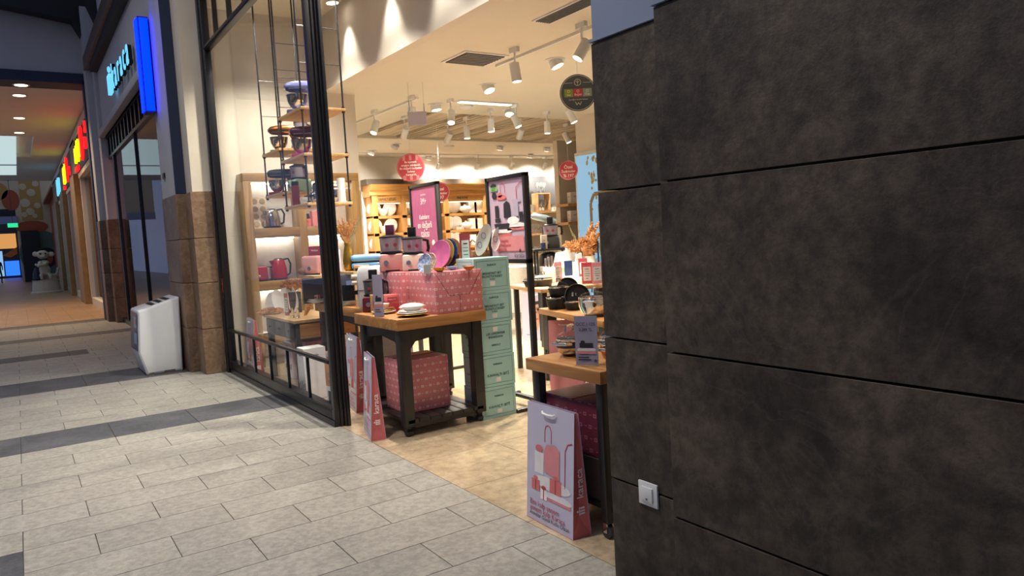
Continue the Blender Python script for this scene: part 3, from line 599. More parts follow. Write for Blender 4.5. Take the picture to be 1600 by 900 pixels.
def processor(loc, rz, label, body, s=1.0, tube='black_plastic', bowl='smoky', top='black_plastic'):
    t = thing('food_processor', label, 'food processor', loc, rz, 'food processors')
    obj('base', MB().prism([(-.11*s,0),(.11*s,0),(.105*s,.13*s),(.09*s,.15*s),(-.09*s,.15*s),(-.105*s,.13*s)], 'y', -.095*s, .095*s), body, t, bevel=.012*s, seg=3)
    obj('foot', MB().box(-.06*s,-.098*s,0,.06*s,.098*s,.012*s), 'black_plastic', t)
    obj('deck', MB().lathe([(.10*s,.149*s),(.10*s,.165*s),(.06*s,.175*s)], 20), top, t)
    b = obj('bowl', MB().lathe([(.088*s,.17*s),(.092*s,.18*s),(.097*s,.285*s),(.10*s,.29*s)], 24), bowl, t)
    obj('handle', MB().tube([(.09*s,.0,.28*s),(.14*s,0,.27*s),(.145*s,0,.2*s),(.135*s,0,.165*s)], .016*s, 8), top, b)
    for k in (-.035, .035): obj('printed_disc', MB().tube([(k*s,-.0975*s,.225*s),(k*s,-.099*s,.225*s)], .016*s, 12), 'wine', b)
    obj('lid', MB().lathe([(.102*s,.288*s),(.10*s,.30*s),(.06*s,.315*s)], 24), top, t)
    obj('feed_tube', MB().prism([(-.04*s,-.035*s),(.03*s,-.035*s),(.04*s,.0),(.03*s,.035*s),(-.04*s,.035*s)], 'z', .30*s, .40*s), tube, t, bevel=.004*s)
    obj('dial', MB().tube([(-.05*s,-.095*s,.075*s),(-.05*s,-.112*s,.075*s)], .022*s, 14), 'steel_soft', t)
    return t
def plate(loc, label, r, mat, tilt=None, rz=0, h=.018, oval=1.0, group='plates', name='plate', cat='plate'):
    """tilt: angle from lying flat; stands on its rim when tilted"""
    mb = MB().lathe([(r*.55,0),(r*.6,.004),(r*.68,.008),(r*.98,h),(r,h+.003),(r*.97,h+.005),(r*.66,.013),(r*.3,.009)], 28, sy=oval)
    o = obj(name, mb, mat); tag(o, label, cat, group)
    if tilt is None: o.location = loc; o.rotation_euler = (0,0,rz)
    else:
        o.rotation_euler = (0, tilt, rz); o.location = (loc[0], loc[1], loc[2] + r*abs(math.sin(tilt)))
    return o
def bowl(loc, label, r, h, mat, group='bowls', sy=1.0, rz=0, rim=None):
    o = obj('bowl', MB().lathe([(r*.4,0),(r*.45,h*.06),(r*.5,h*.1),(r*.8,h*.45),(r*.97,h*.95),(r,h),(r*.95,h*.98),(r*.75,h*.45),(r*.4,h*.16)], 24, sy=sy), mat, loc=loc)
    o.rotation_euler = (0,0,rz); return tag(o, label, 'bowl', group)
def pot(loc, rz, label, r, h, mat, lid='clear', knob='chrome', stuffl=None, round_=False, rim='chrome', handle=None, name='cooking_pot', cat='pot'):
    t = thing(name, label, cat, loc, rz, 'cooking pots')
    pr = [(r*.78,0),(r*.86,.006),(r*.97,h*.5),(r,h),(r*.96,h),(r*.9,h*.4),(r*.8,.012)] if not round_ else [(r*.4,0),(r*.62,.008),(r*.86,h*.25),(r*.99,h*.6),(r,h),(r*.96,h),(r*.93,h*.6),(r*.6,.02)]
    obj('body', MB().lathe(pr, 26), mat, t)
    obj('rim', MB().lathe([(r*.99,h-.004),(r*1.02,h),(r*1.02,h+.006),(r*.97,h+.008)], 26, cap=False), rim, t)
    if lid:
        l = obj('lid', MB().lathe([(r*.99,h+.006),(r*.8,h+.03),(r*.45,h+.045),(r*.1,h+.05)], 26), lid, t)
        obj('knob', MB().tube([(-.04,0,h+.045),(-.035,0,h+.075),(.035,0,h+.075),(.04,0,h+.045)], .008, 8), knob, l)
    for sg in (-1, 1):
        obj('handle', MB().tube([(sg*r*.97,-.045,h*.85),(sg*(r+.04),-.04,h*.9),(sg*(r+.04),.04,h*.9),(sg*r*.97,.045,h*.85)], .009, 8), handle or mat, t)
    return t
def kettle(loc, rz, label, mat, h=.2, r=.085, lidm='black_plastic'):
    t = thing('kettle', label, 'kettle', loc, rz, 'kettles')
    obj('base', MB().lathe([(r*1.05,0),(r*1.05,.02),(r*.95,.025)], 22), 'black_plastic', t)
    b = obj('body', MB().lathe([(r,.025),(r*1.02,.05),(r*.98,h*.55),(r*.8,h*.9),(r*.6,h)], 22), mat, t)
    obj('spout', MB().prism([(-r*.7,h*.6),(-r*1.25,h*.95),(-r*.6,h*.97)], 'y', -.02, .02), mat, b)
    obj('lid', MB().lathe([(r*.62,h*.99),(r*.5,h*1.05),(r*.1,h*1.08)], 18), lidm, t)
    obj('handle', MB().tube([(r*.6,0,h*.98),(r*1.3,0,h*1.02),(r*1.6,0,h*.75),(r*1.45,0,h*.3),(r*1.05,0,h*.2)], .012, 8), lidm, t)
    return t
def toaster(loc, rz, label, mat, w=.26, d=.16, h=.18):
    t = thing('toaster', label, 'toaster', loc, rz, 'toasters')
    obj('body', MB().box(-w/2,-d/2,.012,w/2,d/2,h), mat, t, bevel=.03, seg=4)
    for sg in (-1, 1): obj('slot', MB().box(-w*.36,sg*.028-.012,h-.002,w*.36,sg*.028+.012,h+.002), 'black_plastic', t)
    obj('lever', MB().box(w/2-.004,-.02,h*.55,w/2+.02,.02,h*.66), 'black_plastic', t); obj('dial', MB().tube([(0,-d/2+.001,h*.35),(0,-d/2-.012,h*.35)], .02, 14), 'chrome', t)
    obj('foot', MB().box(-w*.42,-d*.4,0,w*.42,d*.4,.014), 'black_plastic', t)
    return t
def arch_art(t, F, w, h, full=True):
    """the printed arch-and-podium picture with gift boxes, as on the bags and posters; F origin at bottom centre"""
    pr = lambda n, mb, m: obj(n, mb, m, t, smooth=False)
    W_, H_ = w, h
    for a_, b_, ra, rb, o_ in ((.05,.36,.40,.055,.002), (.2,.27,.28,.035,.0022)): pr('printed_podium', MB().disc(F, a_*w, b_*h, ra*w, rb*h, o_), 'white_paper')
    pr('printed_podium', MB().quad(F, -.05*w, .225*h, .46*w, .25*h, .0024), 'rose')
    pr('printed_arch', MB().band(F, [(-.1*w,.7*h),(-.1*w,.8*h),(-.08*w,.83*h),(-.03*w,.845*h),(.02*w,.83*h),(.04*w,.8*h),(.04*w,.7*h)], .012*w, .002), 'red_print')
    pr('printed_arch', MB().band(F, [(.33*w,.38*h),(.33*w,.68*h),(.38*w,.74*h),(.47*w,.76*h)], .014*w, .002), 'red_print')
    pr('printed_drape', MB().poly(F, [(-.1*w,.45*h),(.22*w,.42*h),(.22*w,.66*h),(.12*w,.7*h),(-.06*w,.68*h),(-.12*w,.62*h)], .0026), 'rose')
    pr('printed_vase', MB().quad(F, -.32*w, .42*h, -.12*w, .6*h, .002), 'white_paper')
    for x0, y0, x1, y1, m, rib in ((-.38,.27,-.2,.36,'coral',-.29), (.02,.3,.26,.42,'coral',.14), (-.18,.215,-.04,.3,'paper_white',-.11)):
        g_ = pr('printed_gift', MB().quad(F, x0*w, y0*h, x1*w, y1*h, .003), m); pr('printed_ribbon', MB().quad(F, (rib-.01)*w, y0*h, (rib+.01)*w, y1*h, .0038), 'red_print')
        pr('printed_bow', MB().disc(F, rib*w, (y1+.012)*h, .05*w, .018*h, .0036), 'coral' if m == 'coral' else 'red_print')
    pr('printed_flower', MB().disc(F, -.22*w, .63*h, .08*w, .03*h, .003), 'coral')
def logo(t, F, a, b, s, mat, k=1):
    """mark: a small pot with three bars and a knob"""
    m = MB()
    for i in (-1, 0, 1): m.quad(F, a+i*.34*s-.11*s, b-.5*s, a+i*.34*s+.11*s, b+.28*s, .003)
    m.quad(F, a-.5*s, b+.22*s, a+.5*s, b+.36*s, .003); m.disc(F, a, b+.55*s, .13*s, off=.003, seg=10)
    return obj('emblem', m, mat, t, smooth=False)
def gift_bag(loc, rz, label, w, d, h, art=True, side='coral', front='lavender', brand='karaca', name='gift_bag', t1=None, t2=None, face=False):
    """front looks to local -Y, gusset to local +X (side)"""
    t = thing(name, label, 'gift bag', loc, rz, 'printed gift bags')
    td = .012
    fr = [(-w/2,-d/2,0),(w/2,-d/2,0),(w/2,-td,h),(-w/2,-td,h)]; bk = [(-w/2,d/2,0),(w/2,d/2,0),(w/2,td,h),(-w/2,td,h)]
    obj('front_panel', MB().add(fr + [(x, y+.002, z) for x, y, z in fr], [(0,1,2,3),(7,6,5,4),(0,4,5,1),(1,5,6,2),(2,6,7,3),(3,7,4,0)]), front, t, smooth=False)
    obj('back_panel', MB().add(bk + [(x, y-.002, z) for x, y, z in bk], [(3,2,1,0),(4,5,6,7),(0,1,5,4),(1,2,6,5),(2,3,7,6),(3,0,4,7)]), front, t, smooth=False)
    for sg in (-1, 1):
        x = sg*(w/2-.001); i = sg*(w/2-.02)
        v = [(x,-d/2,0),(x,d/2,0),(i,0,h*.16),(x,-td,h),(x,td,h),(sg*(w/2-.012),0,h),(sg*(w/2-.004),0,0)]
        obj('gusset', MB().add(v, [(0,6,2),(6,1,2),(0,2,5,3),(1,4,5,2)]), side, t, smooth=False)
    obj('bottom', MB().box(-w/2,-d/2,0,w/2,d/2,.003), side, t)
    rope = lambda y: obj('handle', MB().tube([(-.055,y,h-.03),(-.045,y*1.35,h-.036),(.0,y*1.4,h-.040),(.045,y*1.35,h-.036),(.055,y,h-.03)], .005, 6), 'paper_white', t)
    rope(-.022)
    tl = math.atan2(d/2-td, h); F = FP((0,-d/2,0), (1,0,0), (0, math.sin(tl), math.cos(tl)))
    if art:
        arch_art(t, F, w, h)
        text('Ben kalp annem', w*.10, 'sign_red', t, F, -.42*w, .155*h, .003, align='LEFT'); text('annem kalp Karaca', w*.10, 'sign_red', t, F, -.42*w, .105*h, .003, align='LEFT')
        text('Anneler Günü Kutlu Olsun', w*.078, 'dark_print', t, F, -.42*w, .06*h, .003, align='LEFT')
    if face:
        obj('printed_face', MB().disc(F, .12*w, .55*h, .2*w, .2*h, .003), 'skin', t, smooth=False); obj('printed_hair', MB().disc(F, .16*w, .68*h, .26*w, .14*h, .002), 'dark_print', t, smooth=False)
        obj('printed_arm', MB().poly(F, [(-.1*w,.25*h),(.1*w,.2*h),(.22*w,.45*h),(.05*w,.42*h)], .0035), 'skin', t, smooth=False)
        obj('printed_lips', MB().disc(F, .1*w, .44*h, .05*w, .012*h, .004), 'red_print', t, smooth=False); obj('printed_eye', MB().disc(F, .06*w, .58*h, .03*w, .01*h, .004).disc(F, .2*w, .59*h, .03*w, .01*h, .004), 'dark_print', t, smooth=False)
        text('karaca', w*.1, 'dark_print', t, F, -.2*w, .12*h, .003)
    G = FP((w/2, 0, h*.36), (0,0,1), (0,-1,0))
    if side == 'coral':
        text(brand, d*.5, 'paper_white', t, G, .08*h, 0, .002, bold=.0006); logo(t, G, -.14*h, 0, d*.36, 'paper_white')
    return t
def wrap_box(loc, rz, label, w, d, h, mat='pink_wrap', envelope=False):
    """gift box wrapped in printed paper; local origin at base centre"""
    t = thing('gift_box', label, 'gift box', loc, rz, 'wrapped gift boxes')
    obj('box', MB().box(-w/2,-d/2,0,w/2,d/2,h), mat, t, bevel=.006)
    F = FP((0,-d/2,0), (1,0,0), UP)
    if envelope:
        obj('paper_fold', MB().band(F, [(-w/2,h),(-.09,h*.42),(.09,h*.42),(w/2,h)], .004, .0025), 'wine', t, smooth=False)
        obj('paper_fold', MB().band(F, [(-.0,h*.42),(-.0,0)], .004, .0025), 'wine', t, smooth=False)
    obj('top_seam', MB().box(-w/2,-.004,h,w/2,.004,h+.003), 'wine', t)
    return t
def price_stand(loc, rz, label, w, h, kind='red', name='price_stand'):
    t = thing(name, label, 'sign', loc, rz, 'price stands')
    obj('foot', MB().box(-w/2,-.04,0,w/2,.04,.004), 'clear', t)
    F = FP((0,-.003,0), (1,0,0), UP)
    m = {'red': 'sign_red', 'pink': 'sign_pink', 'mauve': 'mauve_card', 'blue': 'plate_navy', 'white': 'paper_white'}[kind]
    obj('card', MB().box(-w/2,-.0025,.003,w/2,.0025,h), m, t); obj('sleeve', MB().box(-w/2-.003,-.005,.003,w/2+.003,-.0042,h+.003), 'clear', t)
    if kind in ('red', 'pink'):
        obj('price_panel', MB().quad(F, -w*.36, h*.16, w*.36, h*.8), 'paper_white', t, smooth=False)
        obj('price_lines', MB().quad(F, -w*.2,h*.68,w*.2,h*.72,.002).quad(F, -w*.25,h*.58,w*.25,h*.6,.002).quad(F, -w*.25,h*.48,w*.25,h*.5,.002).quad(F, -w*.22,h*.38,w*.22,h*.4,.002).quad(F, -w*.1,h*.25,w*.1,h*.28,.002), 'dark_print', t, smooth=False)
    elif kind == 'mauve':
        obj('printed_podium', MB().disc(F, 0, h*.32, w*.42, h*.06, .002), 'white_paper', t, smooth=False); obj('printed_pot', MB().quad(F, -w*.3,h*.36,w*.3,h*.46,.0025), 'dark_print', t, smooth=False); obj('printed_pot', MB().disc(F,-w*.15,h*.48,w*.1,h*.03,.0026), 'dark_print', t, smooth=False)
        obj('printed_glow', MB().quad(F, -w*.42,h*.24,w*.42,h*.3,.0022), 'rose', t, smooth=False)
        obj('price_lines', MB().quad(F, -w*.38,h*.16,w*.1,h*.18,.002).quad(F, -w*.38,h*.11,w*.2,h*.13,.002), 'dark_print', t, smooth=False)
    return t
def frond(mb, base, tip, r, bend=(0,0,0), n=5):
    b, e = Vector(base), Vector(tip); pts = [b.lerp(e, k/n) + Vector(bend)*math.sin(PI*k/n) for k in range(n+1)]
    mb.tube(pts, [.003]+[r*math.sin(PI*(.25+.72*k/n)) for k in range(1, n)]+[r*.15], 7)
def plume(t, base, tip, r, mat='pampas', bend=(0,0,0), seed=0):
    """feathery pampas head: a core with many small barbs"""
    rnd = random.Random(seed); mb = MB(); b, e = Vector(base), Vector(tip); ax = e-b; L_ = ax.length
    frond(mb, base, tip, r*.5, bend)
    for k in range(110):
        f = rnd.uniform(.12, 1) ** .8; p = b + ax*f + Vector(bend)*math.sin(PI*f)
        d = Vector((rnd.uniform(-1,1), rnd.uniform(-1,1), rnd.uniform(-1,1))).normalized()*r*rnd.uniform(.55,1.15)*math.sin(PI*(.12+.82*f))
        q = p + d + ax.normalized()*r*rnd.uniform(.1,.6); m = p.lerp(q, .6) + Vector((0,0,.1*r))
        mb.tube([p, m, q], [.004, r*.13, .002], 4)
    return obj('plume', mb, mat, t)
def table(loc, rz, label, x, y, h, top=.08, leg=.08, mat='oak', legm='dark_wood', shelf=None, wheels=False, turned=False, apron=True):
    t = thing('display_table', label, 'table', loc, rz, 'display tables')
    obj('tabletop', MB().box(-x/2,-y/2,h-top,x/2,y/2,h), mat, t, bevel=.004)
    for sx in (-1, 1):
        for sy in (-1, 1):
            cx, cy_ = sx*(x/2-leg/2-.03), sy*(y/2-leg/2-.03); z0 = .075 if (turned or wheels) else 0
            if turned == 'full':
                lg = obj('leg', MB().lathe([(.02,0),(.03,.02),(.024,.05),(.036,.2),(.042,.32),(.03,.36),(.045,.39),(.036,.42)], 14, (cx,cy_,0)).box(cx-leg/2,cy_-leg/2,.42,cx+leg/2,cy_+leg/2,h-top), legm, t)
            else:
                lg = obj('leg', MB().box(cx-leg/2,cy_-leg/2,z0,cx+leg/2,cy_+leg/2,h-top), legm, t, bevel=.004)
                if turned:
                    obj('foot', MB().lathe([(.016,0),(.034,.012),(.036,.035),(.02,.05),(.03,.062),(.03,.08)], 14, (cx,cy_,0)), legm, lg)
                    for nx, ny in ((-1,0),(0,-1)):
                        obj('leg_panel', MB().cbox((cx+nx*(leg/2+.001), cy_+ny*(leg/2+.001), (h-top)*.55), (.002 if nx else leg*.6, .002 if ny else leg*.6, (h-top)*.5)), legm, lg)
                elif wheels:
                    wl = obj('caster', MB().tube([(cx-.014,cy_,.032),(cx+.014,cy_,.032)], .032, 16), 'charcoal', lg); obj('caster_fork', MB().box(cx-.022,cy_-.012,.03,cx-.016,cy_+.012,.08).box(cx+.016,cy_-.012,.03,cx+.022,cy_+.012,.08), 'chrome', lg)
    if apron:
        for sy in (-1, 1):
            xa = x/2-leg-.03; z = h-top
            obj('apron', MB().prism([(-xa,z),(-xa,z-.16),(-xa+.05,z-.10),(0,z-.07),(xa-.05,z-.10),(xa,z-.16),(xa,z)], 'y', sy*(y/2-.06)-.012, sy*(y/2-.06)+.012), legm, t)
        for sx in (-1, 1):
            ya = y/2-leg-.03; z = h-top
            obj('apron', MB().prism([(-ya,z),(-ya,z-.16),(-ya+.05,z-.10),(0,z-.07),(ya-.05,z-.10),(ya,z-.16),(ya,z)], 'x', sx*(x/2-.06)-.012, sx*(x/2-.06)+.012), legm, t)
    if shelf is not None:
        n = 7
        for k in range(n):
            a = -x/2+.05+(x-.1)*k/n
            obj('shelf_slat', MB().box(a+.004,-y/2+.03,shelf-.03,a+(x-.1)/n-.004,y/2-.03,shelf), legm, t, bevel=.003)
        for sy in (-1, 1): obj('stretcher', MB().box(-x/2+.03+leg, sy*(y/2-.07)-.02, shelf-.07, x/2-.03-leg, sy*(y/2-.07)+.02, shelf-.03), legm, t)
    return t
def carton(loc, rz, label, w, d, h, mat='white_paper', lines=(), ink='dark_print', name='carton', flip=False, border=False):
    t = thing(name, label, 'box', loc, rz, 'cartons')
    obj('box', MB().box(-w/2,-d/2,0,w/2,d/2,h), mat, t, bevel=.003, seg=1)
    for F, ww in ((FP((0,-d/2,h/2), (1,0,0), UP), w), (FP((-w/2,0,h/2), (0,-1,0), UP), d)):
        if flip: G = F; F = lambda a, b, off=0, G=G: G(-a, -b, off)
        for b, s, tx in lines: text(tx, s*ww/w if ww != w else s, ink, t, F, 0, b*h, .0015, bold=.0004)
        if border:
            a, c = ww*.42, h*.40
            obj('printed_border', MB().band(F, [(-a,-c),(a,-c),(a,c),(-a,c),(-a,-c)], .0022, .0015), ink, t, smooth=False)
            obj('sticker', MB().quad(F, -ww*.07, -h*.36, ww*.07, -h*.22, .002), 'paper_white', t, smooth=False)
    return t

# ================================================================== FRONT TABLE T1
T1 = table((2.67, 5.335, 0), 0, 'wooden topped table on dark square legs at the shop opening', .78, .83, .905, .085, .085, 'oak', 'dark_wood', .13, turned=True)
wrap_box((2.615, 5.33, .13), .0, 'dusty pink wrapped gift box on the slatted shelf under the front table', .40, .36, .42)
wrap_box((2.84, 5.17, .905), 0, 'large pink wrapped gift box with envelope fold on the front table', .425, .46, .325, envelope=True)
wrap_box((2.87, 5.63, .905), 0, 'pink wrapped gift box behind the large envelope box on the front table', .60, .40, .325, envelope=False)
zt = 1.230
processor((2.645, 5.72, 1.234), math.radians(-25), 'pink based food processor with dark purple feed tube', 'pink_enamel', .98, tube='plum')
processor((2.755, 5.53, 1.234), math.radians(-25), 'cream based food processor with black handle', 'cream', .90)
def upright(px, py, z, r, mat, label, rz, tilt=1.25, oval=1.0):
    q = P(px, py, z); return plate(q, label, r, mat, tilt, rz, group='plates standing upright', oval=oval)
RZ = math.radians(196)
p0 = P(691, 421, zt)
for k, (m, r, lab) in enumerate((('plate_pink', .125, 'pink glazed plate standing upright on the gift box'), ('plate_olive', .128, 'olive green plate standing behind the pink plate'), ('plate_navy', .13, 'navy plate standing behind the olive plate'), ('plate_brown', .13, 'brown plate standing last in the row of upright plates'))):
    plate((p0[0]+.036*k, p0[1]+.008*k, zt), lab, r, m, 1.28, RZ, group='plates standing upright')
upright(667, 426, zt, .075, 'plate_blue', 'small blue and white patterned plate standing at the box corner', RZ, 1.25)
upright(675, 425, zt, .075, 'plate_mix', 'small multicoloured plate standing beside the blue patterned plate', RZ, 1.3)
q = P(687, 425, zt); bowl(q, 'small gold scalloped bowl on the pink gift box', .05, .035, 'gold')
for i, (px, m, lab) in enumerate(((706, 'sky_glaze', 'small sky blue leaf bowl on the pink gift box'), (733, 'orange', 'small orange leaf bowl on the pink gift box'))):
    q = P(px, 422, zt); bowl(q, lab, .06, .03, m, sy=.7, rz=.5)
q = P(668, 428, zt); price_stand(q, 0, 'small clear price tag in front of the blue patterned plate', .06, .07, 'white')
q = P(729, 420, zt); price_stand((q[0]+.07, q[1]+.12, zt), 0, 'tall red price stand behind the upright plates', .10, .29, 'red')
q = P(627, 421, zt); price_stand((q[0], q[1]-.05, zt), -.3, 'narrow pink price stand in front of the cream food processor', .05, .13, 'pink')
# tall narrow bottle shaped price stand beside the pink processor
q = P(578, 413, zt); price_stand((2.62, 5.80, 1.23), -.3, 'narrow white price stand left of the pink food processor', .05, .19, 'white')
# front left of T1
q = P(593, 495, .905); price_stand((q[0], q[1], .905), -.55, 'mauve acrylic price stand at the front edge of the wooden table', .075, .33, 'mauve')
def stack(px, py, z, r, n, mats, label, gap=.012, group='stacked plates'):
    q = P(px, py, z)
    for k in range(n):
        plate((q[0], q[1], z+.001+k*gap), label % orl[k], r*(1-.06*k), mats[k % len(mats)], group=group)
    return q, z+.001+n*gap
q, z1 = stack(600, 490, .905, .10, 3, ['white_china', 'gold', 'plate_brown'], '%s plate from below in the stack with the white bowl behind the mauve stand')
bowl((q[0], q[1], z1), 'small white bowl on the stacked plates behind the mauve stand', .05, .045, 'white_china')
q, z1 = stack(645, 494, .905, .125, 3, ['gold', 'white_china', 'white_china'], '%s plate from below in the stack under the white tureen')
t = thing('tureen', 'white lidded tureen with side handles on stacked plates', 'tureen', (q[0], q[1], z1))
obj('body', MB().lathe([(.04,0),(.05,.006),(.085,.03),(.095,.045),(.09,.046),(.07,.02)], 24), 'white_china', t); obj('lid', MB().lathe([(.092,.046),(.07,.058),(.02,.066)], 24), 'white_china', t)
for sg in (-1, 1): obj('handle', MB().box(sg*.09-.018,-.02,.034,sg*.09+.018,.02,.042), 'white_china', t, bevel=.006)
q = P(622, 477, .905)
t = thing('gift_box', 'small stacked red printed gift boxes with white tag', 'gift box', (2.52, 5.55, .905), -.3, 'wrapped gift boxes')
obj('box', MB().box(-.085,-.05,0,.085,.05,.07), 'red_print', t, bevel=.003); obj('upper_box', MB().box(-.05,-.05,.07,.08,.05,.145), 'coral', t, bevel=.003); obj('tag', MB().box(-.025,-.054,.09,.055,-.05,.125), 'sign_red', t)
text('Hediye Seti', .014, 'paper_white', t, FP((.015,-.054,.107), (1,0,0), UP), 0, 0, .001)
t = carton((2.44, 5.62, .905), -.3, 'small kraft box with red label beside the red gift boxes', .11, .09, .15, 'kraft')
obj('label', MB().box(-.04,-.047,.04,.04,-.045,.1), 'red_print', t)
processor((2.47, 5.74, .905), math.radians(-30), 'maroon based food processor with black bowl behind the mauve stand', 'burgundy', .88, bowl='grey_plastic')

# ================================================================== TEAL CARTONS
zt0 = 0
for k in range(5):
    lines = [[(.20,.022,'KARACA'),(-.14,.030,'KAHVALTI SETİ'),(-.25,.012,'26 PARÇA')], [(.20,.022,'KARACA'),(-.14,.030,'KAHVALTI SETİ'),(-.25,.012,'26 PARÇA')],
             [(.20,.022,'CYGREN'),(-.05,.026,'ANNEANNE'),(-.16,.026,'BREAKFAST SET')], [(.28,.022,'KARACA'),(.02,.026,'BREAKFAST SET'),(-.08,.026,'FRÜHSTÜCKSSET'),(-.16,.012,'26 PARÇA')], [(.28,.022,'KARACA'),(.02,.026,'BREAKFAST SET'),(-.08,.026,'FRÜHSTÜCKSSET'),(-.16,.012,'26 PARÇA')]][k]
    h = (.258, .264, .262, .262, .268)[k]
    carton((3.165+(.008 if k % 2 else 0), 5.10, zt0), .01*((-1)**k), '%s teal breakfast set carton from the floor in the tall stack' % ('lowest','second','middle','fourth','topmost')[k], .335+.01*(k > 2), .27, h-.002, 'teal', lines, 'ink', flip=(k == 2), border=True)
    zt0 += h
# wicker basket with oval dishes behind the teal stack
t = thing('basket', 'brown wicker basket behind the top teal carton', 'basket', (3.42, 5.58, 1.0)); obj('weave', MB().box(-.09,-.07,.24,.09,.07,.36), 'wicker', t, bevel=.01); obj('stand', MB().box(-.15,-.12,0,.15,.12,.24), 'off_white', t)
for hx in (-.05, .05): obj('handle', MB().tube([(hx,-.07,.34),(hx,-.09,.42),(hx,.0,.46),(hx,.09,.40)], .006, 6), 'twig', t)
# two oval dishes standing on their ends on top of the teal stack and the basket
for i, (px, py, lab, tl, rr) in enumerate(((757, 398, 'tall oval white dish with blue crests leaning on the teal cartons', .30, .118), (776, 388, 'oval white dish with a blue crest beside the wicker basket', .22, .088))):
    q = at((751, 772)[i], (375, 374)[i], Y=(5.18, 5.40)[i])
    t = thing('oval_dish', lab, 'dish', (q.x, q.y, q.z), 0, 'oval dishes')
    t.rotation_euler = (math.radians(86), math.radians(36 if i == 0 else 26), math.radians(12))
    obj('dish', MB().lathe([(.5,0),(.62,.004),(.95,.022),(1.0,.03),(.94,.028),(.6,.012)], 30, sx=rr*.62, sy=rr*1.25) if False else MB().rings([[(rr*.60*f*math.cos(2*PI*k/30), rr*1.3*f*math.sin(2*PI*k/30), z) for k in range(30)] for f, z in ((.55,0),(.62,.004),(.95,.022),(1,.03),(.94,.029),(.6,.012),(.2,.01))]), 'white_china', t)
    for b in ((-.45, .35) if i == 0 else (0,)):
        obj('blue_crest', MB().ringd(FP((0,b*rr,.0135), (1,0,0), (0,1,0)), 0, 0, .026, .008, .001, 14), 'plate_blue', t)

# ================================================================== POSTER STANDS
def poster_stand(x, ya, yb, ztop, zbot, label, name='poster_stand'):
    t = thing(name, label, 'poster stand', (x, (ya+yb)/2, 0), 0, 'framed poster stands'); w = (yb-ya); fw = .035
    m = lambda n, *b: obj(n, MB().box(*b), 'black_metal', t, bevel=.002)
    m('frame_side', -.025, -w/2, 0, .025, -w/2+fw, ztop); m('frame_side', -.025, w/2-fw, 0, .025, w/2, ztop)
    m('frame_top', -.025, -w/2, ztop-fw, .025, w/2, ztop); m('frame_bottom', -.025, -w/2, zbot, .025, w/2, zbot+fw)
    m('foot', -.22, -w/2-.005, 0, .22, -w/2+fw+.005, .03); m('foot', -.22, w/2-fw, 0, .22, w/2, .03); m('crossbar', -.02, -w/2, .06, .02, w/2, .09)
    return t, FP((-.012, 0, zbot+fw), RX, UP), w-2*fw, ztop-zbot-2*fw
t, F, w, h = poster_stand(3.55, 4.95, 5.56, 2.00, 1.24, 'black framed poster stand showing kitchen appliances behind the teal cartons')
obj('poster', MB().quad(F, -w/2, 0, w/2, h, -.004), 'poster_lilac', t, smooth=False)
obj('printed_podium', MB().disc(F, -.16*w,.36*h,.3*w,.04*h,.002).disc(F,.25*w,.42*h,.25*w,.035*h,.002), 'paper_white', t, smooth=False)
obj('printed_podium', MB().quad(F, -.44*w,.29*h,.1*w,.33*h,.002).quad(F,.0,.36*h,.48*w,.40*h,.002), 'coral', t, smooth=False)
obj('printed_reflection', MB().quad(F, -.35*w,.1*h,.45*w,.29*h,.0015), 'rose', t, smooth=False)
obj('printed_pan', MB().poly(F, [(-.34*w,.38*h),(.05*w,.38*h),(.08*w,.45*h),(-.38*w,.45*h)], .003), 'dark_print', t, smooth=False)
obj('printed_pot', MB().quad(F,-.34*w,.47*h,-.18*w,.52*h,.003), 'dark_print', t, smooth=False); obj('printed_blender', MB().quad(F,-.33*w,.525*h,-.22*w,.68*h,.003), 'dark_print', t, smooth=False)
obj('printed_air_fryer', MB().poly(F,[(-.08*w,.52*h),(.12*w,.52*h),(.1*w,.7*h),(.02*w,.73*h),(-.07*w,.7*h)],.003), 'dark_print', t, smooth=False); obj('printed_machine', MB().quad(F,.36*w,.46*h,.46*w,.58*h,.003), 'dark_print', t, smooth=False)
obj('printed_mixer', MB().quad(F,.2*w,.53*h,.34*w,.7*h,.003).quad(F,.18*w,.70*h,.4*w,.74*h,.003), 'mauve_card', t, smooth=False); obj('printed_bowls', MB().disc(F,.18*w,.48*h,.16*w,.05*h,.0035), 'paper_white', t, smooth=False)
obj('printed_bow', MB().disc(F,-.12*w,.78*h,.14*w,.03*h,.003).disc(F,-.16*w,.81*h,.07*w,.03*h,.003), 'coral', t, smooth=False)
obj('printed_arch', MB().band(F, [(-.15*w,.83*h),(-.15*w,.93*h),(-.08*w,.96*h),(-.02*w,.93*h),(-.02*w,.83*h)], .01*w, .002).band(F,[(.3*w,.6*h),(.3*w,.88*h),(.4*w,.93*h),(.5*w,.94*h)],.012*w,.002), 'red_print', t, smooth=False)
obj('printed_badge', MB().disc(F,-.34*w,.93*h,.09*w,.035*h,.003).disc(F,-.33*w,.81*h,.07*w,.045*h,.003), 'dark_print', t, smooth=False); obj('printed_badge', MB().quad(F,-.44*w,.87*h,-.23*w,.92*h,.004), 'green_tag', t, smooth=False)
text('SIZE', .035, 'dark_print', t, F, -.335*w, .895*h, .005)
for k, s in enumerate(('En iyi sevgilisi', 'size özel hediyeler', 'Karaca\'da')): text(s, .042, 'red_print', t, F, -.2*w, (.23-.055*k)*h, .003)
text('karaca', .055, 'dark_print', t, F, .3*w, .045*h, .003); logo(t, F, .33*w, .105*h, .03, 'dark_print')
t, F, w, h = poster_stand(3.9, 7.12, 7.80, 2.115, .9, 'black framed pink poster stand in front of the crockery shelves')
obj('poster', MB().quad(F, -w/2, 0, w/2, h, -.004), 'poster_pink', t, smooth=False)
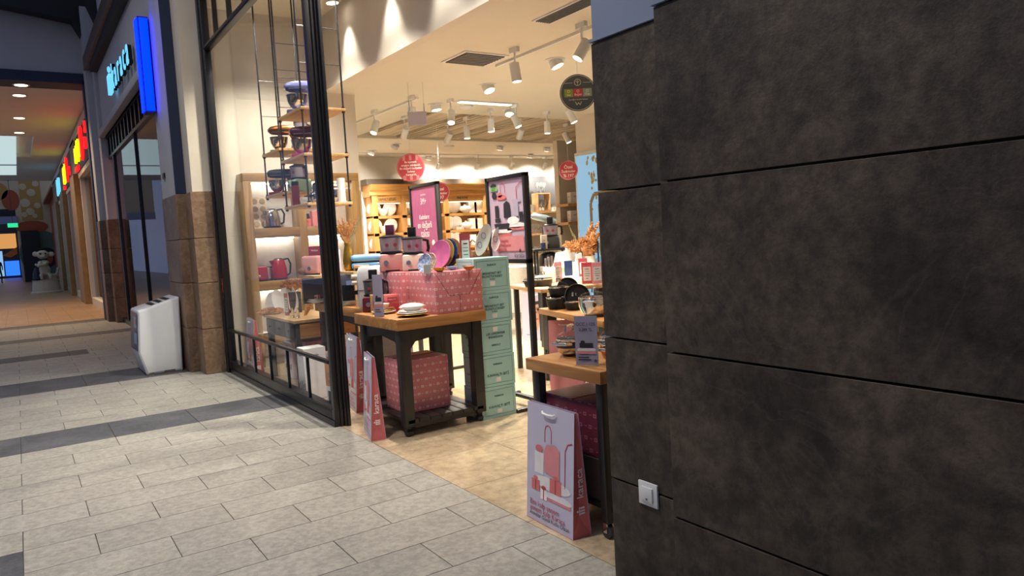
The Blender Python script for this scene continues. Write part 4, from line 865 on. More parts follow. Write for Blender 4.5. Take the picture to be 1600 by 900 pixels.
text('3M+', .10, 'paper_white', t, F, 0, .855*h, .003, sx=.8); text('KADININ', .03, 'paper_white', t, F, 0, .92*h, .003)
for b, s, z in ((.70,'Kadınların',.075),(.62,'en değerli',.105),(.535,'takısı',.125)): text(s, z, 'paper_white', t, F, 0, b*h, .003, sx=.8, bold=.001)
obj('printed_earring', MB().ringd(F, -.2*w, .36*h, .05, .012, .003, k=1.8).ringd(F, .16*w, .36*h, .05, .012, .003, k=1.8).band(F, [(-.3*w,.1*h),(-.2*w,.3*h)], .02).band(F, [(.1*w,.1*h),(.2*w,.3*h)], .02), 'gold', t, smooth=False)
obj('printed_pearl', MB().disc(F, -.33*w, .42*h, .03).disc(F, .3*w, .44*h, .035).disc(F,.36*w,.38*h,.022), 'paper_white', t, smooth=False)

# ================================================================== GIFT BAGS
gift_bag((2.165, 2.905, 0), math.radians(-92), 'large lilac and coral gift bag in front of the right hand cart', .405, .115, .615)
q0, q1 = P(585, 690, 0), P(572.7, 671, 0)
gift_bag((2.175, 5.235, 0), math.radians(-92-12), 'tall coral sided gift bag standing beside the front table leg', .36, .115, .63)
gift_bag((2.44, 6.22, 0), math.radians(-92-8), 'gift bag with podium print standing behind the coral sided bag', .44, .12, .66)
gift_bag((2.17, 8.62, 0), math.radians(-92-4), 'gift bag with coral side standing behind the window glass', .55, .13, .68)
# ================================================================== RIGHT HAND CART C1
table((2.525, 2.865, 0), 0, 'oak topped cart on black metal legs with casters beside the stone wall', .65, .605, .83, .062, .045, 'oak_y', 'black_metal', .16, wheels=True, apron=False)
t = carton((2.50, 2.86, .16), 0, 'dark brown carton on the lower shelf of the right hand cart', .46, .50, .21, 'bronze')
wrap_box((2.49, 2.87, .372), 0, 'dark mauve wrapped gift box under the top of the right hand cart', .44, .50, .27, 'mauve_wrap')
t = pot((2.40, 3.03, .83), .4, 'steel pot with navy band and glass lid on the right hand cart', .072, .085, 'steel', round_=True)
obj('navy_band', MB().lathe([(.0715,.048),(.0732,.052),(.0738,.08)], 26, cap=False), 'plate_navy', t)



pot((2.44, 2.70, .83), .2, 'copper toned steel pot with glass lid at the near end of the right hand cart', .085, .085, 'copper', round_=True, handle='steel')
pot((2.62, 2.93, .83), .2, 'small steel saucepan at the back of the right hand cart', .07, .08, 'steel', round_=True)
t = price_stand((2.27, 2.735, .83), math.radians(-58), 'mauve acrylic sign priced 2.299 TL on the right hand cart', .115, .245, 'mauve')
F = FP((0,-.003,0), (1,0,0), UP)
text('OCC | 125', .022, 'dark_print', t, F, 0, .205, .003); text('2.299 TL', .019, 'dark_print', t, F, .0, .178, .003, bold=.0004); text('Biogranit Gun', .009, 'dark_print', t, F, -.01, .055, .003); logo(t, F, .045, .025, .014, 'dark_print')

# ================================================================== TABLE C2 WITH PANS
C2 = table((4.10, 4.66, 0), math.radians(-13.9), 'oak topped table with dark turned legs carrying the black pots', .72, 1.26, .80, .05, .09, 'oak_y', 'charcoal', None, turned='full', apron=False)
def potC2(x, y, z, r, h, label, lid='clear', **k): q = (x, y, z); return pot(q, .5, label, r, h, 'black_pot', lid, **k)
potC2(3.995, 5.18, .80, .11, .10, 'wide black cooking pot at the left end of the oak table', None)
potC2(4.005, 5.175, .908, .095, .085, 'black pot with glass lid stacked on the wide black pot')
potC2(4.005, 4.96, .80, .085, .075, 'low black pot with glass lid beside the stacked pots')
q = P(929, 494, .80); pot(q, .6, 'polished steel bowl shaped pot with glass lid at the near end of the oak table', .125, .15, 'chrome', round_=True)
for i, (px, py, r, lab) in enumerate(((901, 472, .115, 'black frying pan standing upright behind the low pot'), (886, 452, .10, 'black frying pan standing upright behind the stacked pots'))):
    q = at(px, py-30*(1 if i == 0 else .8), Y=4.95 if i == 0 else 5.2)
    t = thing('frying_pan', lab, 'frying pan', (q.x, q.y, .80+r*.96 if i == 0 else .87+r), 0, 'upright frying pans'); t.rotation_euler = (math.radians(78), 0, math.radians(-30-6*i))
    obj('pan', MB().lathe([(r*.8,-.03),(r*.86,-.026),(r,.01),(r*.97,.01),(r*.82,-.02),(r*.3,-.022)], 28), 'black_pot', t); obj('rim', MB().lathe([(r*.985,.009),(r*1.0,.013),(r*.97,.013)], 28, cap=False), 'steel', t)
    obj('handle', MB().tube([(-r*.98,0,.0),(-r*1.25,0,.005)], .009, 6), 'black_pot', t)
for i in range(5):
    q = P(917+6.5*i, 480, .80)
    o = obj('drinking_glass', MB().lathe([(.02,0),(.026,.004),(.032,.075),(.03,.075),(.022,.008)], 14), 'glassware', loc=(q[0]+.18, q[1]+.10, .80)); tag(o, '%s clear glass in the short row beside the polished steel pot' % orl[i], 'glass', 'glasses beside the steel pot')
carton((4.02, 4.35, .30), math.radians(-13.9), 'kraft cardboard box under the near end of the oak table', .5, .4, .34, 'kraft')
tb = table((4.02, 4.35, 0), math.radians(-13.9), 'low dark shelf carrying the kraft box under the oak table', .56, .46, .30, .03, .04, 'dark_wood', 'dark_wood', apron=False)
gift_bag((3.98, 5.08, 0), math.radians(-50), 'pale pink gift bag standing under the oak table', .30, .11, .70, art=False, side='rose', front='rose')
gift_bag((5.9, 8.2, 0), math.radians(-42), 'white gift bag printed with a woman covering her face', .36, .13, .66, art=False, side='lavender', front='lavender', face=True)

# ================================================================== COUNTERS BEHIND
C4 = table((4.80, 6.12, 0), math.radians(-14), 'pale wooden table behind the black poster stand', .9, .9, .93, .04, .05, 'pale_wood', 'black_metal', apron=False)
for i, (px, py, r, lab) in enumerate(((849, 447, .10, 'black pot with glass lid on the pale wooden table'), (832, 448, .09, 'black pot with glass lid partly behind the poster stand post'))):
    q = P(px, py, .93); pot(q, .5, lab, r, .075, 'black_pot')
q = P(852, 436, .93)
t = thing('knife_block', 'white knife block with three steel handled knives', 'knife block', (4.83, 6.40, .93), math.radians(-34))
obj('block', MB().prism([(-.07,0),(.07,0),(.065,.17),(-.065,.17)], 'y', -.05, .05), 'white_plastic', t, bevel=.006)
for k in range(3): obj('knife_handle', MB().box(-.045+k*.035,-.012,.165,-.022+k*.035,.012,.27+.012*k), 'steel_soft', t, bevel=.004)
q = P(862, 430, .93); price_stand((4.97, 6.42, .93), -.6, 'grey patterned price card beside the knife block', .085, .22, 'pink')
C3 = table((6.02, 6.98, 0), 0, 'white cloth covered table with price stands beside the picture panel', 1.04, 1.24, .93, .12, .06, 'linen', 'black_metal', apron=False)
for px, py, w, h, kd, lab in ((884, 432, .10, .19, 'blue', 'dark blue price card left of the red price card'), (899, 434, .105, .22, 'red', 'red bordered price card in the middle of the white table'), (918, 444, .11, .225, 'red', 'red half of the double price card beside the stone wall'), (934, 444, .11, .225, 'pink', 'pink half of the double price card beside the stone wall')):
    q = {884: (5.62, 7.05, .93), 899: (5.58, 6.72, .93)}.get(px) or P(px, py, .93); price_stand(q, math.radians(-38), lab, w, h, kd)
for i, (px, py, sc) in enumerate(((874, 428, 1), (886, 424, 1.2), (906, 430, .9))):
    q = P(px, py, .93); t = thing('pastry_box', '%s open white paper box on the white table counted from the left' % orl[i], 'box', ((5.78, 7.38), (6.02, 7.42), (5.92, 7.10))[i]+(.93,), .4*i-.5, 'open white boxes')
    obj('body', MB().box(-.1*sc,-.08,0,.1*sc,.08,.12*sc), 'paper_white', t); obj('lid', MB().prism([(-.1*sc,.12*sc),(.1*sc,.12*sc),(.06*sc,.30*sc),(-.06*sc,.28*sc)], 'y', .07, .085), 'paper_white', t)
    obj('picture', MB().quad(FP((0,-.08,.06*sc), (1,0,0), UP), -.05,-.03,.05,.03), 'green_tag', t)
t = thing('display_board', 'black tilted display board beside the stone wall', 'display board', (6.22, 7.0, .93), math.radians(-30))
obj('board', MB().prism([(-.12,.02),(.0,.02),(.22,.30),(.16,.32)], 'y', -.02, .18), 'black_plastic', t); obj('edge', MB().prism([(.02,.02),(.03,.02),(.25,.29),(.235,.30)], 'y', -.03, .18), 'paper_white', t)
# pampas vase
q = P(912, 428, .93)
t = thing('pampas_vase', 'glass vase of bushy orange pampas grass beside the picture wall', 'vase', (6.12, 7.24, .93), math.radians(-34))
obj('vase', MB().lathe([(.07,0),(.09,.01),(.10,.12),(.075,.2),(.08,.22)], 18), 'linen', t)
rnd = random.Random(3)
for k in range(15):
    a = -.30+.03*k; plume(t, (rnd.uniform(-.04,.04), rnd.uniform(-.04,.04), .2), (a, rnd.uniform(-.12,.12), .34+rnd.uniform(-.08,.08)), .075, bend=(0,0,.05), seed=k)
for k in range(6): plume(t, (.02,0,.22), (.05+rnd.uniform(-.03,.14), rnd.uniform(-.08,.08), .60+rnd.uniform(-.14,.06)), .06, bend=(-.04,0,.02), seed=40+k)
plume(t, (-.05,.1,.2), (-.22,.2,.62), .03, 'pampas_green', seed=60)
obj('ribbon', MB().box(-.115,-.10,.0,-.09,-.09,.36).box(.10,-.10,.02,.122,-.09,.40), 'black_plastic', t); obj('leaf', MB().prism([(.13,.2),(.3,.36),(.27,.31)], 'y', 0, .004), 'moss', t)
# metal rack with appliances
q = atd(859, 388, 10.1)
rk = thing('metal_rack', 'black metal rack with food processor on top', 'rack', (q.x, q.y, 0), math.radians(-30)); zt2 = q.z
for sx in (-1, 1):
    for sy in (-1, 1): obj('post', MB().box(sx*.20-.015, sy*.17-.015, 0, sx*.20+.015, sy*.17+.015, zt2), 'black_metal', rk)
for z in (.45, .90, zt2): obj('shelf', MB().box(-.24,-.20,z-.025,.24,.20,z), 'black_metal', rk)
processor((q.x+.03, q.y, zt2), math.radians(-40), 'charcoal food processor on the black metal rack', 'charcoal', 1.08, bowl='smoky')
t = thing('hand_blender', 'silver hand mixer resting tilted on the charcoal food processor', 'mixer', (q.x+.10, q.y+.24, zt2), math.radians(-34))
obj('stand', MB().box(-.03,-.03,0,.03,.03,.33), 'charcoal', t); obj('body', MB().tube([(-.18,0,.46),(-.14,0,.46),(.02,0,.42),(.16,0,.36)], [.025,.05,.055,.045], 14), 'silver_blue', t); obj('nose', MB().tube([(-.20,0,.465),(-.17,0,.46)], .03, 12), 'chrome', t)
carton((q.x-.14, q.y-.06, zt2), math.radians(-30), 'tall printed box with spoons beside the charcoal food processor', .085, .07, .19, 'cream', [(.1,.02,'TR'),(-.2,.016,'SET')])
o = obj('candle_jar', MB().lathe([(.03,0),(.035,.005),(.035,.08),(.03,.085)], 14), 'plate_navy', loc=(q.x-.20, q.y-.12, zt2)); tag(o, 'small dark blue jar at the left end of the black metal rack', 'jar')
t = thing('air_fryer', 'black air fryer on the middle shelf of the metal rack', 'air fryer', (q.x-.02, q.y, .90), math.radians(-40))
obj('body', MB().lathe([(.13,0),(.15,.03),(.15,.2),(.12,.28),(.06,.31)], 24), 'black_plastic', t); obj('basket_front', MB().box(-.07,-.17,.06,.07,-.13,.16), 'black_plastic', t, bevel=.01); obj('handle', MB().box(-.02,-.23,.10,.02,-.16,.125), 'charcoal', t); obj('dial', MB().tube([(0,-.15,.22),(0,-.165,.22)], .03, 14), 'grey_plastic', t)
carton((q.x-.16, q.y-.05, .90), .3, 'small white box on the middle shelf of the metal rack', .09, .07, .12, 'off_white')
# linen covered table further back
q = at(812, 440, Y=9.0)
t = thing('covered_table', 'small table draped in pale linen cloth behind the poster stand', 'table', (q.x, 9.0, 0), -.5)
obj('cloth', MB().rings([[((.45+.012*math.sin(9*a+z*3))*math.cos(a), (.42+.012*math.cos(8*a))*math.sin(a), z) for a in [2*PI*i/72 for i in range(72)]] for z in (.34,.5,.75,.98,1.0)]), 'linen', t)
for k in range(4): obj('leg', MB().tube([(.3*math.cos(.8+k*PI/2), .28*math.sin(.8+k*PI/2), .4),(.33*math.cos(.8+k*PI/2), .31*math.sin(.8+k*PI/2), 0)], [.03,.015], 8), 'dark_wood', t)
# ---- lit picture on the right inner wall
t = thing('picture_panel', 'backlit picture panel of a rattan bed and a blue sky', 'picture', (8.5, 9.35, .2))
obj('frame', MB().box(-.05,-.95,0,-.001,.92,2.66), 'white_plastic', t, bevel=.004)
F = FP((-.051, 0, 0), RX, UP)
obj('picture', MB().quad(F, -.88, .05, .92, 2.6, .002), 'picture_sky', t, smooth=False)
obj('printed_bed', MB().band(F, [(-.52,.8),(-.52,1.75),(-.42,1.9),(.9,1.92)], .07, .005).band(F, [(-.30,.9),(-.30,1.72),(.9,1.72)], .05, .006), 'print_wicker', t, smooth=False)
obj('printed_lattice', MB().quad(F, -.27, 1.2, .9, 1.68, .004), 'silver_blue', t, smooth=False); obj('printed_hill', MB().disc(F, .1, .95, .45, .4, .005), 'print_green', t, smooth=False)
obj('printed_bedding', MB().disc(F, -.6, 1.0, .26, .16, .007).disc(F, .1, .55, .75, .32, .0075), 'print_blue', t, smooth=False)
mb = MB(); rnd = random.Random(5)
for k in range(60):
    a, b = rnd.gauss(-.25, .18), 2.58-abs(rnd.gauss(0, .3)); mb.disc(F, a, b, rnd.uniform(.01,.035), rnd.uniform(.02,.05), .004, 8)
obj('printed_leaves', mb, 'print_gold', t, smooth=False)
# ---- glassware bay on the back wall
t = thing('backdrop_panel', 'dark grey panel on the back wall above the glass shelves', 'panel', (12.25, 16.28, 2.25)); obj('panel', MB().box(-.62,-.04,0,.55,.0,.76), 'grey_plastic', t)
for i, (z, xa, xb) in enumerate(((2.03, 11.4, 12.75), (1.45, 11.4, 12.4), (.9, 11.4, 12.2))):
    s = tag(obj('glass_shelf', MB().box(xa, 15.85, z-.06, xb, 16.28, z), 'pale_wood', bevel=.004), 'pale wooden glassware shelf, %s from the top under the grey panel' % orl[i], 'shelf', 'glassware shelves')
    for k in range(int((xb-xa)/.15)):
        if i == 0 and 2 <= k <= 4: continue
        x = xa+.09+k*.15
        o = obj('drinking_glass', MB().lathe([(.035,0),(.042,.006),(.05,.2),(.047,.2),(.038,.01)] if i != 1 else [(.035,0),(.01,.012),(.008,.1),(.05,.15),(.055,.22),(.045,.26),(.043,.26)], 12), 'glassware', loc=(x, 16.0, z))
        tag(o, 'clear glass on the %s glassware shelf, %s from the left' % (('top','middle','lowest')[i], orl[k]), 'glass', 'glasses on the %s wall shelf' % ('top','middle','lowest')[i])
t = thing('shelf_cube', 'open wooden cube with wine glasses on the top glassware shelf', 'shelf box', (11.92, 16.0, 2.03))
obj('frame', MB().box(-.22,-.15,0,.22,.12,.03).box(-.22,-.15,.47,.22,.12,.50).box(-.22,-.15,.03,-.19,.12,.47).box(.19,-.15,.03,.22,.12,.47), 'pale_wood', t)
wg = [(.04,0),(.008,.01),(.008,.12),(.045,.17),(.055,.23),(.04,.29),(.038,.29)]
for k in range(6):
    z = 2.06 if k < 3 else 2.53; o = obj('wine_glass', MB().lathe(wg, 12), 'glassware', loc=(11.80+.12*(k % 3), 15.98, z)); tag(o, 'stemmed wine glass %s the wooden cube, %s from the left' % (('inside', 'standing on top of')[k//3], orl[k % 3]), 'glass', 'wine glasses %s the cube' % ('in', 'on')[k//3])
for i, (px, py, lab) in enumerate(((889, 318, 'upper'), (889, 347, 'lower'))):
    q = at(px, py, Y=12.6); s = tag(obj('glass_shelf', MB().box(q.x-.1, 12.5, q.z-.06, q.x+.55, 12.9, q.z), 'pale_wood'), '%s pale shelf of boxed goods beside the picture panel' % lab, 'shelf')
    carton((q.x+.22, 12.7, q.z), -.3, 'white box on the %s pale shelf beside the picture panel' % lab, .22, .2, .25, 'white_paper', [(.1,.05,'SET')])
obj_p = at(889, 330, Y=12.95); struct(obj('wall_store', MB().box(obj_p.x-.25, 12.95, 0, 14, 13.1, 3.5), 'store_wall'), 'short cream wall beyond the picture panel')
q = at(896, 310, Y=12.93); t = thing('warning_sign', 'small yellow warning sign on the wall beside the picture panel', 'sign', (q.x, 12.94, q.z)); obj('plate', MB().box(-.09,-.01,-.12,.09,0,.12), 'yellow_sign', t); F = FP((0,-.01,0), RY, UP); obj('pictogram', MB().disc(F, 0, .03, .045).quad(F, -.07,-.09,.07,-.06), 'dark_print', t, smooth=False)

# ================================================================== CROCKERY SHELVES AT THE BACK WALL
sh = thing('crockery_cabinet', 'honey wood crockery shelves with moulded cornice on the back wall', 'shelving', (6.94, 16.3, 0))
W_ = 3.2
obj('back', MB().box(0,-.02,0,W_,-.002,2.75), 'honey', sh)
for x in (0, .74, 1.9, W_-.14): obj('pilaster', MB().box(x,-.42,0,x+.14,-.02,2.62), 'honey', sh, bevel=.01); 
obj('cornice', MB().prism([(-.40,2.52),(-.44,2.55),(-.44,2.64),(-.50,2.70),(-.52,2.80),(-.02,2.80),(-.02,2.52)], 'x', -.05, W_+.05), 'honey_x', sh)
obj('sign_rail', MB().box(0,-.40,2.36,W_,-.34,2.54), 'honey_x', sh); obj('soffit', MB().box(-.1,-.40,2.80,W_+.1,-.01,2.93), 'bronze', sh)
SZ = (2.07, 1.66, 1.25, .84)
for z in SZ: obj('shelf', MB().box(.0,-.40,z-.045,W_,-.02,z).box(0,-.42,z-.065,W_,-.40,z), 'honey_x', sh)
for z in (2.36,)+tuple(z-.046 for z in SZ[:3]):
    for xa, xb in ((.16,.72),(.90,1.88),(2.06,3.04)): obj('glow_strip', MB().box(xa,-.385,z-.010,xb,-.36,z), 'shelf_fill_glow', sh)  # unseen glowing strips added behind the shelf lips to brighten the china
F = FP((0,-.40,2.45), RY, UP); text('KAHVALTI SETLERİ', .085, 'dark_print', sh, F, .40, 0, .003, sx=.62, bold=.002); text('FINE BONE', .085, 'dark_print', sh, F, 2.45, 0, .003, sx=.75, bold=.002)
X0 = 6.94
def far(x, z): return (X0+x, 16.05, z)
for i, z in enumerate(SZ[:3]):
    rw = ('top', 'second', 'third')[i]
    for k, x in enumerate((.12, .52, .96, 1.22, 2.12, 2.32)):
        plate(far(x, z), 'white plate standing upright on the %s crockery shelf, %s from the left' % (rw, orl[k]), .175, 'white_china', 1.35, PI/2, group='white plates on the crockery shelves')
    for k, x in enumerate((.30, 1.10, 1.55)): bowl((X0+x, 15.98, z), 'white footed bowl on the %s crockery shelf, %s from the left' % (rw, orl[k]), .155, .17, 'white_china', group='white bowls on the crockery shelves')
    t = thing('tureen', 'white lidded tureen on the %s crockery shelf' % rw, 'tureen', (X0+2.55, 15.97, z), 0, 'white tureens on the crockery shelves')
    obj('body', MB().lathe([(.06,0),(.07,.01),(.15,.07),(.16,.11)], 20), 'white_china', t); obj('lid', MB().lathe([(.16,.11),(.12,.17),(.03,.19),(.03,.22)], 20), 'white_china', t)
    for k, x in enumerate((2.78, 2.95)): carton((X0+x, 16.02, z), 0, 'square white plate stack on the %s crockery shelf, %s from the right' % (rw, orl[1-k]), .24, .1, .27, 'white_china', name='plate_stack')
for k in range(5): o = obj('cup', MB().lathe([(.03,0),(.035,.01),(.05,.07),(.045,.07)], 12), 'white_china', loc=(X0+2.28+k*.08, 15.95, SZ[1])); tag(o, 'small white cup on the second crockery shelf, %s from the left' % orl[k], 'cup', 'cups on the crockery shelf')
# ================================================================== HANGING SIGNS
def disc_sign(px, py, depth, r, mat, label, ring, rz=-34, drop=True):
    q = atd(px, py, depth); t = thing('hanging_sign', label, 'hanging sign', (q.x, q.y, q.z), math.radians(rz), 'round hanging signs')
    obj('disc', MB().tube([(0,-.008,0),(0,.008,0)], r, 40), mat, t); F = FP((0,-.008,0), (1,0,0), UP)
    obj('printed_ring', MB().ringd(F, 0, 0, r*.94, r*.025, .001, 40), ring, t, smooth=False)
    obj('cord', MB().tube([(0,0,r),(0,0,3.5-q.z)], .0025, 5), 'white_plastic', t)
    return t, F
t, F = disc_sign(642, 262, 11.2, .215, 'sign_red', 'round red pendant sign with white lines of text', 'sign_pink')
for k, x in enumerate((-.1, 0, .1)): obj('printed_stripe', MB().quad(F, x-.02, .11, x+.02, .19, .001).quad(F, x-.022, -.19, x+.022, -.12, .001), 'sign_pink', t, smooth=False)
for k, s in enumerate(('En kıymetli', 'sevgiye yakışacak', 'En değerli hediyeler', 'Sadece', "Karaca'da")): text(s, .042, 'paper_white', t, F, 0, .085-.048*k, .002, bold=.001)
t, F = disc_sign(688, 300, 13.0, .17, 'sign_red', 'round red pendant sign behind the pink poster stand', 'paper_white')
for k, (s, z) in enumerate((('Özel', .075), ('İndirimler', .06), ('197', .085))): text(s, z, 'paper_white', t, F, 0, .05-.075*k, .002, bold=.001)
t, F = disc_sign(888, 266, 12.0, .16, 'sign_red', 'round red pendant sign beside the picture panel', 'paper_white')
for k, (s, z) in enumerate((('Özel', .075), ('İndirimler', .055), ('% 197', .07))): text(s, z, 'paper_white', t, F, 0, .05-.07*k, .002, bold=.001)
t, F = disc_sign(903, 145, 8.2, .205, 'sign_grey', 'round dark grey pendant sign with three coloured squares', 'off_white')
for k, (s, m) in enumerate((('Seç', 'olive'), ('Beğen', 'sign_red'), ('Öde', 'sage'))):
    a = -.105+.105*k; obj('printed_square', MB().quad(F, a-.05, -.045, a+.05, .045, .001), m, t, smooth=False); text(s, .032, 'paper_white', t, F, a, -.02, .002); obj('printed_icon', MB().ringd(F, a, .018, .013, .004, .002, 12), 'paper_white', t, smooth=False)
obj('printed_icon', MB().ringd(F, 0, .115, .036, .006, .002, 20).band(F, [(0,.085),(0,.145)], .005, .002).band(F, [(-.02,.13),(0,.11),(.02,.13)], .005, .002).band(F, [(-.15,.11),(-.06,.11)], .004, .002).band(F, [(.06,.11),(.15,.11)], .004, .002).band(F, [(-.035,-.10),(-.018,-.135),(0,-.11),(.018,-.135),(.035,-.10)], .006, .002), 'off_white', t, smooth=False)
text('İçeriğini incele hemen', .024, 'off_white', t, F, 0, -.075, .002)
q = atd(652, 185, 9.4); t = thing('glass_sign', 'small frosted glass sign hanging from the ceiling', 'hanging sign', (q.x, q.y, q.z), math.radians(-34)); obj('panel', MB().box(-.12,-.006,-.085,.12,.006,.085), 'lavender', t); obj('rod', MB().box(-.1,-.004,.085,-.09,.004,3.5-q.z).box(.09,-.004,.085,.1,.004,3.5-q.z), 'chrome', t)
# ================================================================== WINDOW DISPLAY
# lit niche unit on the side wall
nu = thing('niche_shelves', 'lit wooden framed niche shelves on the side wall behind the window', 'shelving', (2.35, 9.5, 0))
NW, ND = 1.50, .30
obj('back', MB().box(.02,-.015,0,NW-.02,-.002,2.38), 'paper_white', nu)
for x in (0, .66, NW-.10): obj('upright', MB().box(x,-ND,0,x+.10,-.015,2.309), 'shelf_wood', nu, bevel=.004)
obj('top_rail', MB().box(0,-ND,2.31,NW,-.015,2.41), 'shelf_wood_x', nu, bevel=.004)
NZ = (1.73, 1.07, .41)
for z in NZ:
    for xa, xb in ((.10, .66), (.76, NW-.1)): obj('shelf', MB().box(xa,-ND+.004,z-.12,xb,-.015,z), 'shelf_wood_x', nu, bevel=.003)
for z in (2.30,) + tuple(z-.122 for z in NZ[:2]):
    for xa, xb in ((.12, .64), (.78, NW-.12)): obj('glow_strip', MB().box(xa,-.10,z-.012,xb,-.06,z), 'led', nu)
def niche(px, py, z): q = at(px, py, Y=9.34); return (q.x, 9.34, z)
q = niche(404, 355, 1.73); t = thing('muffin_tray', 'cream muffin tray with twelve cups leaning in the upper niche', 'baking tray', (q[0], 9.40, 1.73), 0); t.rotation_euler = (math.radians(-8), 0, 0)
obj('sheet', MB().box(-.15,-.008,0,.15,.004,.40), 'cream', t, bevel=.004)
for i in range(3):
    for j in range(4): obj('cup', MB().tube([(-.095+.095*i,-.010,.055+.097*j),(-.095+.095*i,.03,.055+.097*j)], [.038,.03], 14).tube([(-.095+.095*i,-.014,.055+.097*j),(-.095+.095*i,-.009,.055+.097*j)], .026, 14), 'tray_beige', t)
kettle(niche(426, 355, 1.73), 0, 'glass and steel kettle with dark handle in the upper niche', 'steel', .23, .10)
toaster(niche(402, 432, 1.07), 0, 'red two slot toaster in the middle niche', 'red_enamel', .24, .15, .19)
kettle((niche(419, 432, 1.07)[0], 9.36, 1.07), 0, 'steel kettle with black handle beside the red toaster', 'steel_soft', .17, .06)
kettle(niche(437, 432, 1.07), 0, 'tall red kettle with black handle in the middle niche', 'red_enamel', .26, .095)
carton(niche(478, 346, 1.73), 0, 'small coral carton in the upper right niche', .10, .1, .10, 'coral', [(.1,.02,'SET')]); o = obj('jar', MB().lathe([(.05,0),(.055,.01),(.045,.06),(.05,.065)], 14), 'charcoal', loc=(niche(478,346,1.73)[0], 9.34, 1.831)); tag(o, 'dark glass jar standing on the small coral carton', 'jar')
carton(niche(496, 346, 1.73), 0, 'coral and white printed box in the upper right niche', .16, .1, .2, 'rose', [(.1,.02,'SET')])
carton(niche(486, 425, 1.07), 0, 'orange and white carton in the middle right niche', .14, .1, .14, 'white_paper')
o = obj('plate', MB().lathe([(.1,0),(.16,.02),(.155,.022)], 20), 'white_china', loc=niche(404, 500, .41)); tag(o, 'white plate in the lowest niche', 'plate')
# hanging shelves
def hanging(x0, x1, y0, y1, zs, label, rungs):
    t = thing('hanging_shelf', label, 'hanging shelf', (x0, y0, 0), 0, 'rod hung wooden shelves')
    for x in (0, x1-x0):
        for y in (0, y1-y0):
            r_ = obj('rod', MB().tube([(x,y,zs[-1]-.05),(x,y,4.43)], .009, 8), 'black_metal', t)
            for z in zs: obj('collar', MB().lathe([(.016,-.045),(.016,-.03)], 10, (x,y,z)).lathe([(.016,.0),(.016,.014)], 10, (x,y,z)), 'black_metal', r_)
    for z in zs: obj('shelf_board', MB().box(-.02,-.02,z-.028,x1-x0+.02,y1-y0+.02,z), 'pale_wood', t, bevel=.003)
    for z in rungs:
        for y in (0, y1-y0): obj('tie_rod', MB().tube([(0,y,z),(x1-x0,y,z)], .004, 6), 'black_metal', t)
    return t
hanging(2.40, 2.82, 7.0, 7.70, (2.83, 2.385, 1.905), 'three tier hanging shelf on black rods nearest the opening', (3.25, 3.6))
hanging(2.47, 2.92, 8.0, 8.62, (2.56, 2.085), 'two tier hanging shelf on black rods nearer the side wall', (3.0, 3.4))
MR = math.radians(150)
mixer((2.56, 7.36, 2.83), MR, 'violet blue stand mixer with steel bowl on the top hanging shelf', 'violet_blue', s=1.0)
mixer((2.57, 7.36, 2.385), MR, 'magenta and plum stand mixer with steel bowl on the middle hanging shelf', 'plum', 'magenta', s=.98)
mixer((2.66, 8.40, 2.56), MR, 'copper stand mixer with steel bowl on the far hanging shelf', 'copper', s=.96)
mixer((2.60, 8.42, 2.085), MR, 'small red stand mixer with steel bowl on the far lower shelf', 'charcoal', 'red_enamel', s=.9)
processor((2.70, 8.14, 2.085), MR+2.4, 'mint green food processor on the far lower hanging shelf', 'mint', .98)
t = thing('blender', 'blender with clear jar and copper base on the far hanging shelf', 'blender', (2.76, 8.14, 2.56), 0)
obj('base', MB().lathe([(.075,0),(.08,.02),(.065,.12),(.06,.13)], 20), 'copper', t); obj('jar', MB().lathe([(.05,.13),(.055,.14),(.075,.30),(.077,.30)], 20), 'smoky', t); obj('lid', MB().lathe([(.078,.30),(.07,.33),(.03,.345)], 20), 'black_plastic', t); obj('handle', MB().tube([(.07,0,.29),(.12,0,.27),(.12,0,.19),(.06,0,.17)], .01, 8), 'black_plastic', t)
o = thing('thermos', 'red thermos flask with black lid on the lowest hanging shelf', 'flask', (2.47, 7.60, 1.905)); obj('body', MB().lathe([(.036,0),(.04,.006),(.04,.2),(.036,.215)], 18), 'wine', o); obj('lid', MB().lathe([(.037,.215),(.038,.25),(.034,.258)], 18), 'black_plastic', o)
o = thing('mug', 'white round mug lying on its side beside the red thermos', 'mug', (2.51, 7.42, 1.905+.042)); obj('body', MB().tube([(-.04,0,0),(.035,0,0),(.04,0,0)], [.04,.042,.038], 16), 'white_china', o); obj('saucer', MB().lathe([(.04,-.041),(.06,-.034),(.058,-.032)], 18), 'white_china', o)
for i, (x, y, r, h) in enumerate(((2.60, 7.25, .07, .09), (2.72, 7.12, .06, .12), (2.64, 7.50, .06, .10))): pot((x, y, 1.905), .4, '%s polished steel coffee pot on the lowest hanging shelf' % orl[i], r, h, 'chrome', 'chrome', round_=True, handle='black_plastic')
t = thing('coffee_maker', 'tall steel coffee press on the lowest hanging shelf', 'coffee press', (2.62, 7.35, 1.905)); obj('jar', MB().lathe([(.05,0),(.05,.2)], 16), 'steel', t); obj('lid', MB().lathe([(.052,.2),(.04,.22),(.012,.225),(.012,.26),(.02,.27)], 16), 'black_plastic', t)
t = thing('paper_roll_holder', 'white paper roll holder on the lowest hanging shelf beside the post', 'holder', (2.76, 7.05, 1.905)); obj('base', MB().lathe([(.05,0),(.05,.012)], 16), 'white_plastic', t); obj('roll', MB().lathe([(.04,.012),(.04,.24)], 16), 'paper_white', t); obj('bar', MB().box(-.09,-.01,.13,.09,.01,.145), 'white_plastic', t)
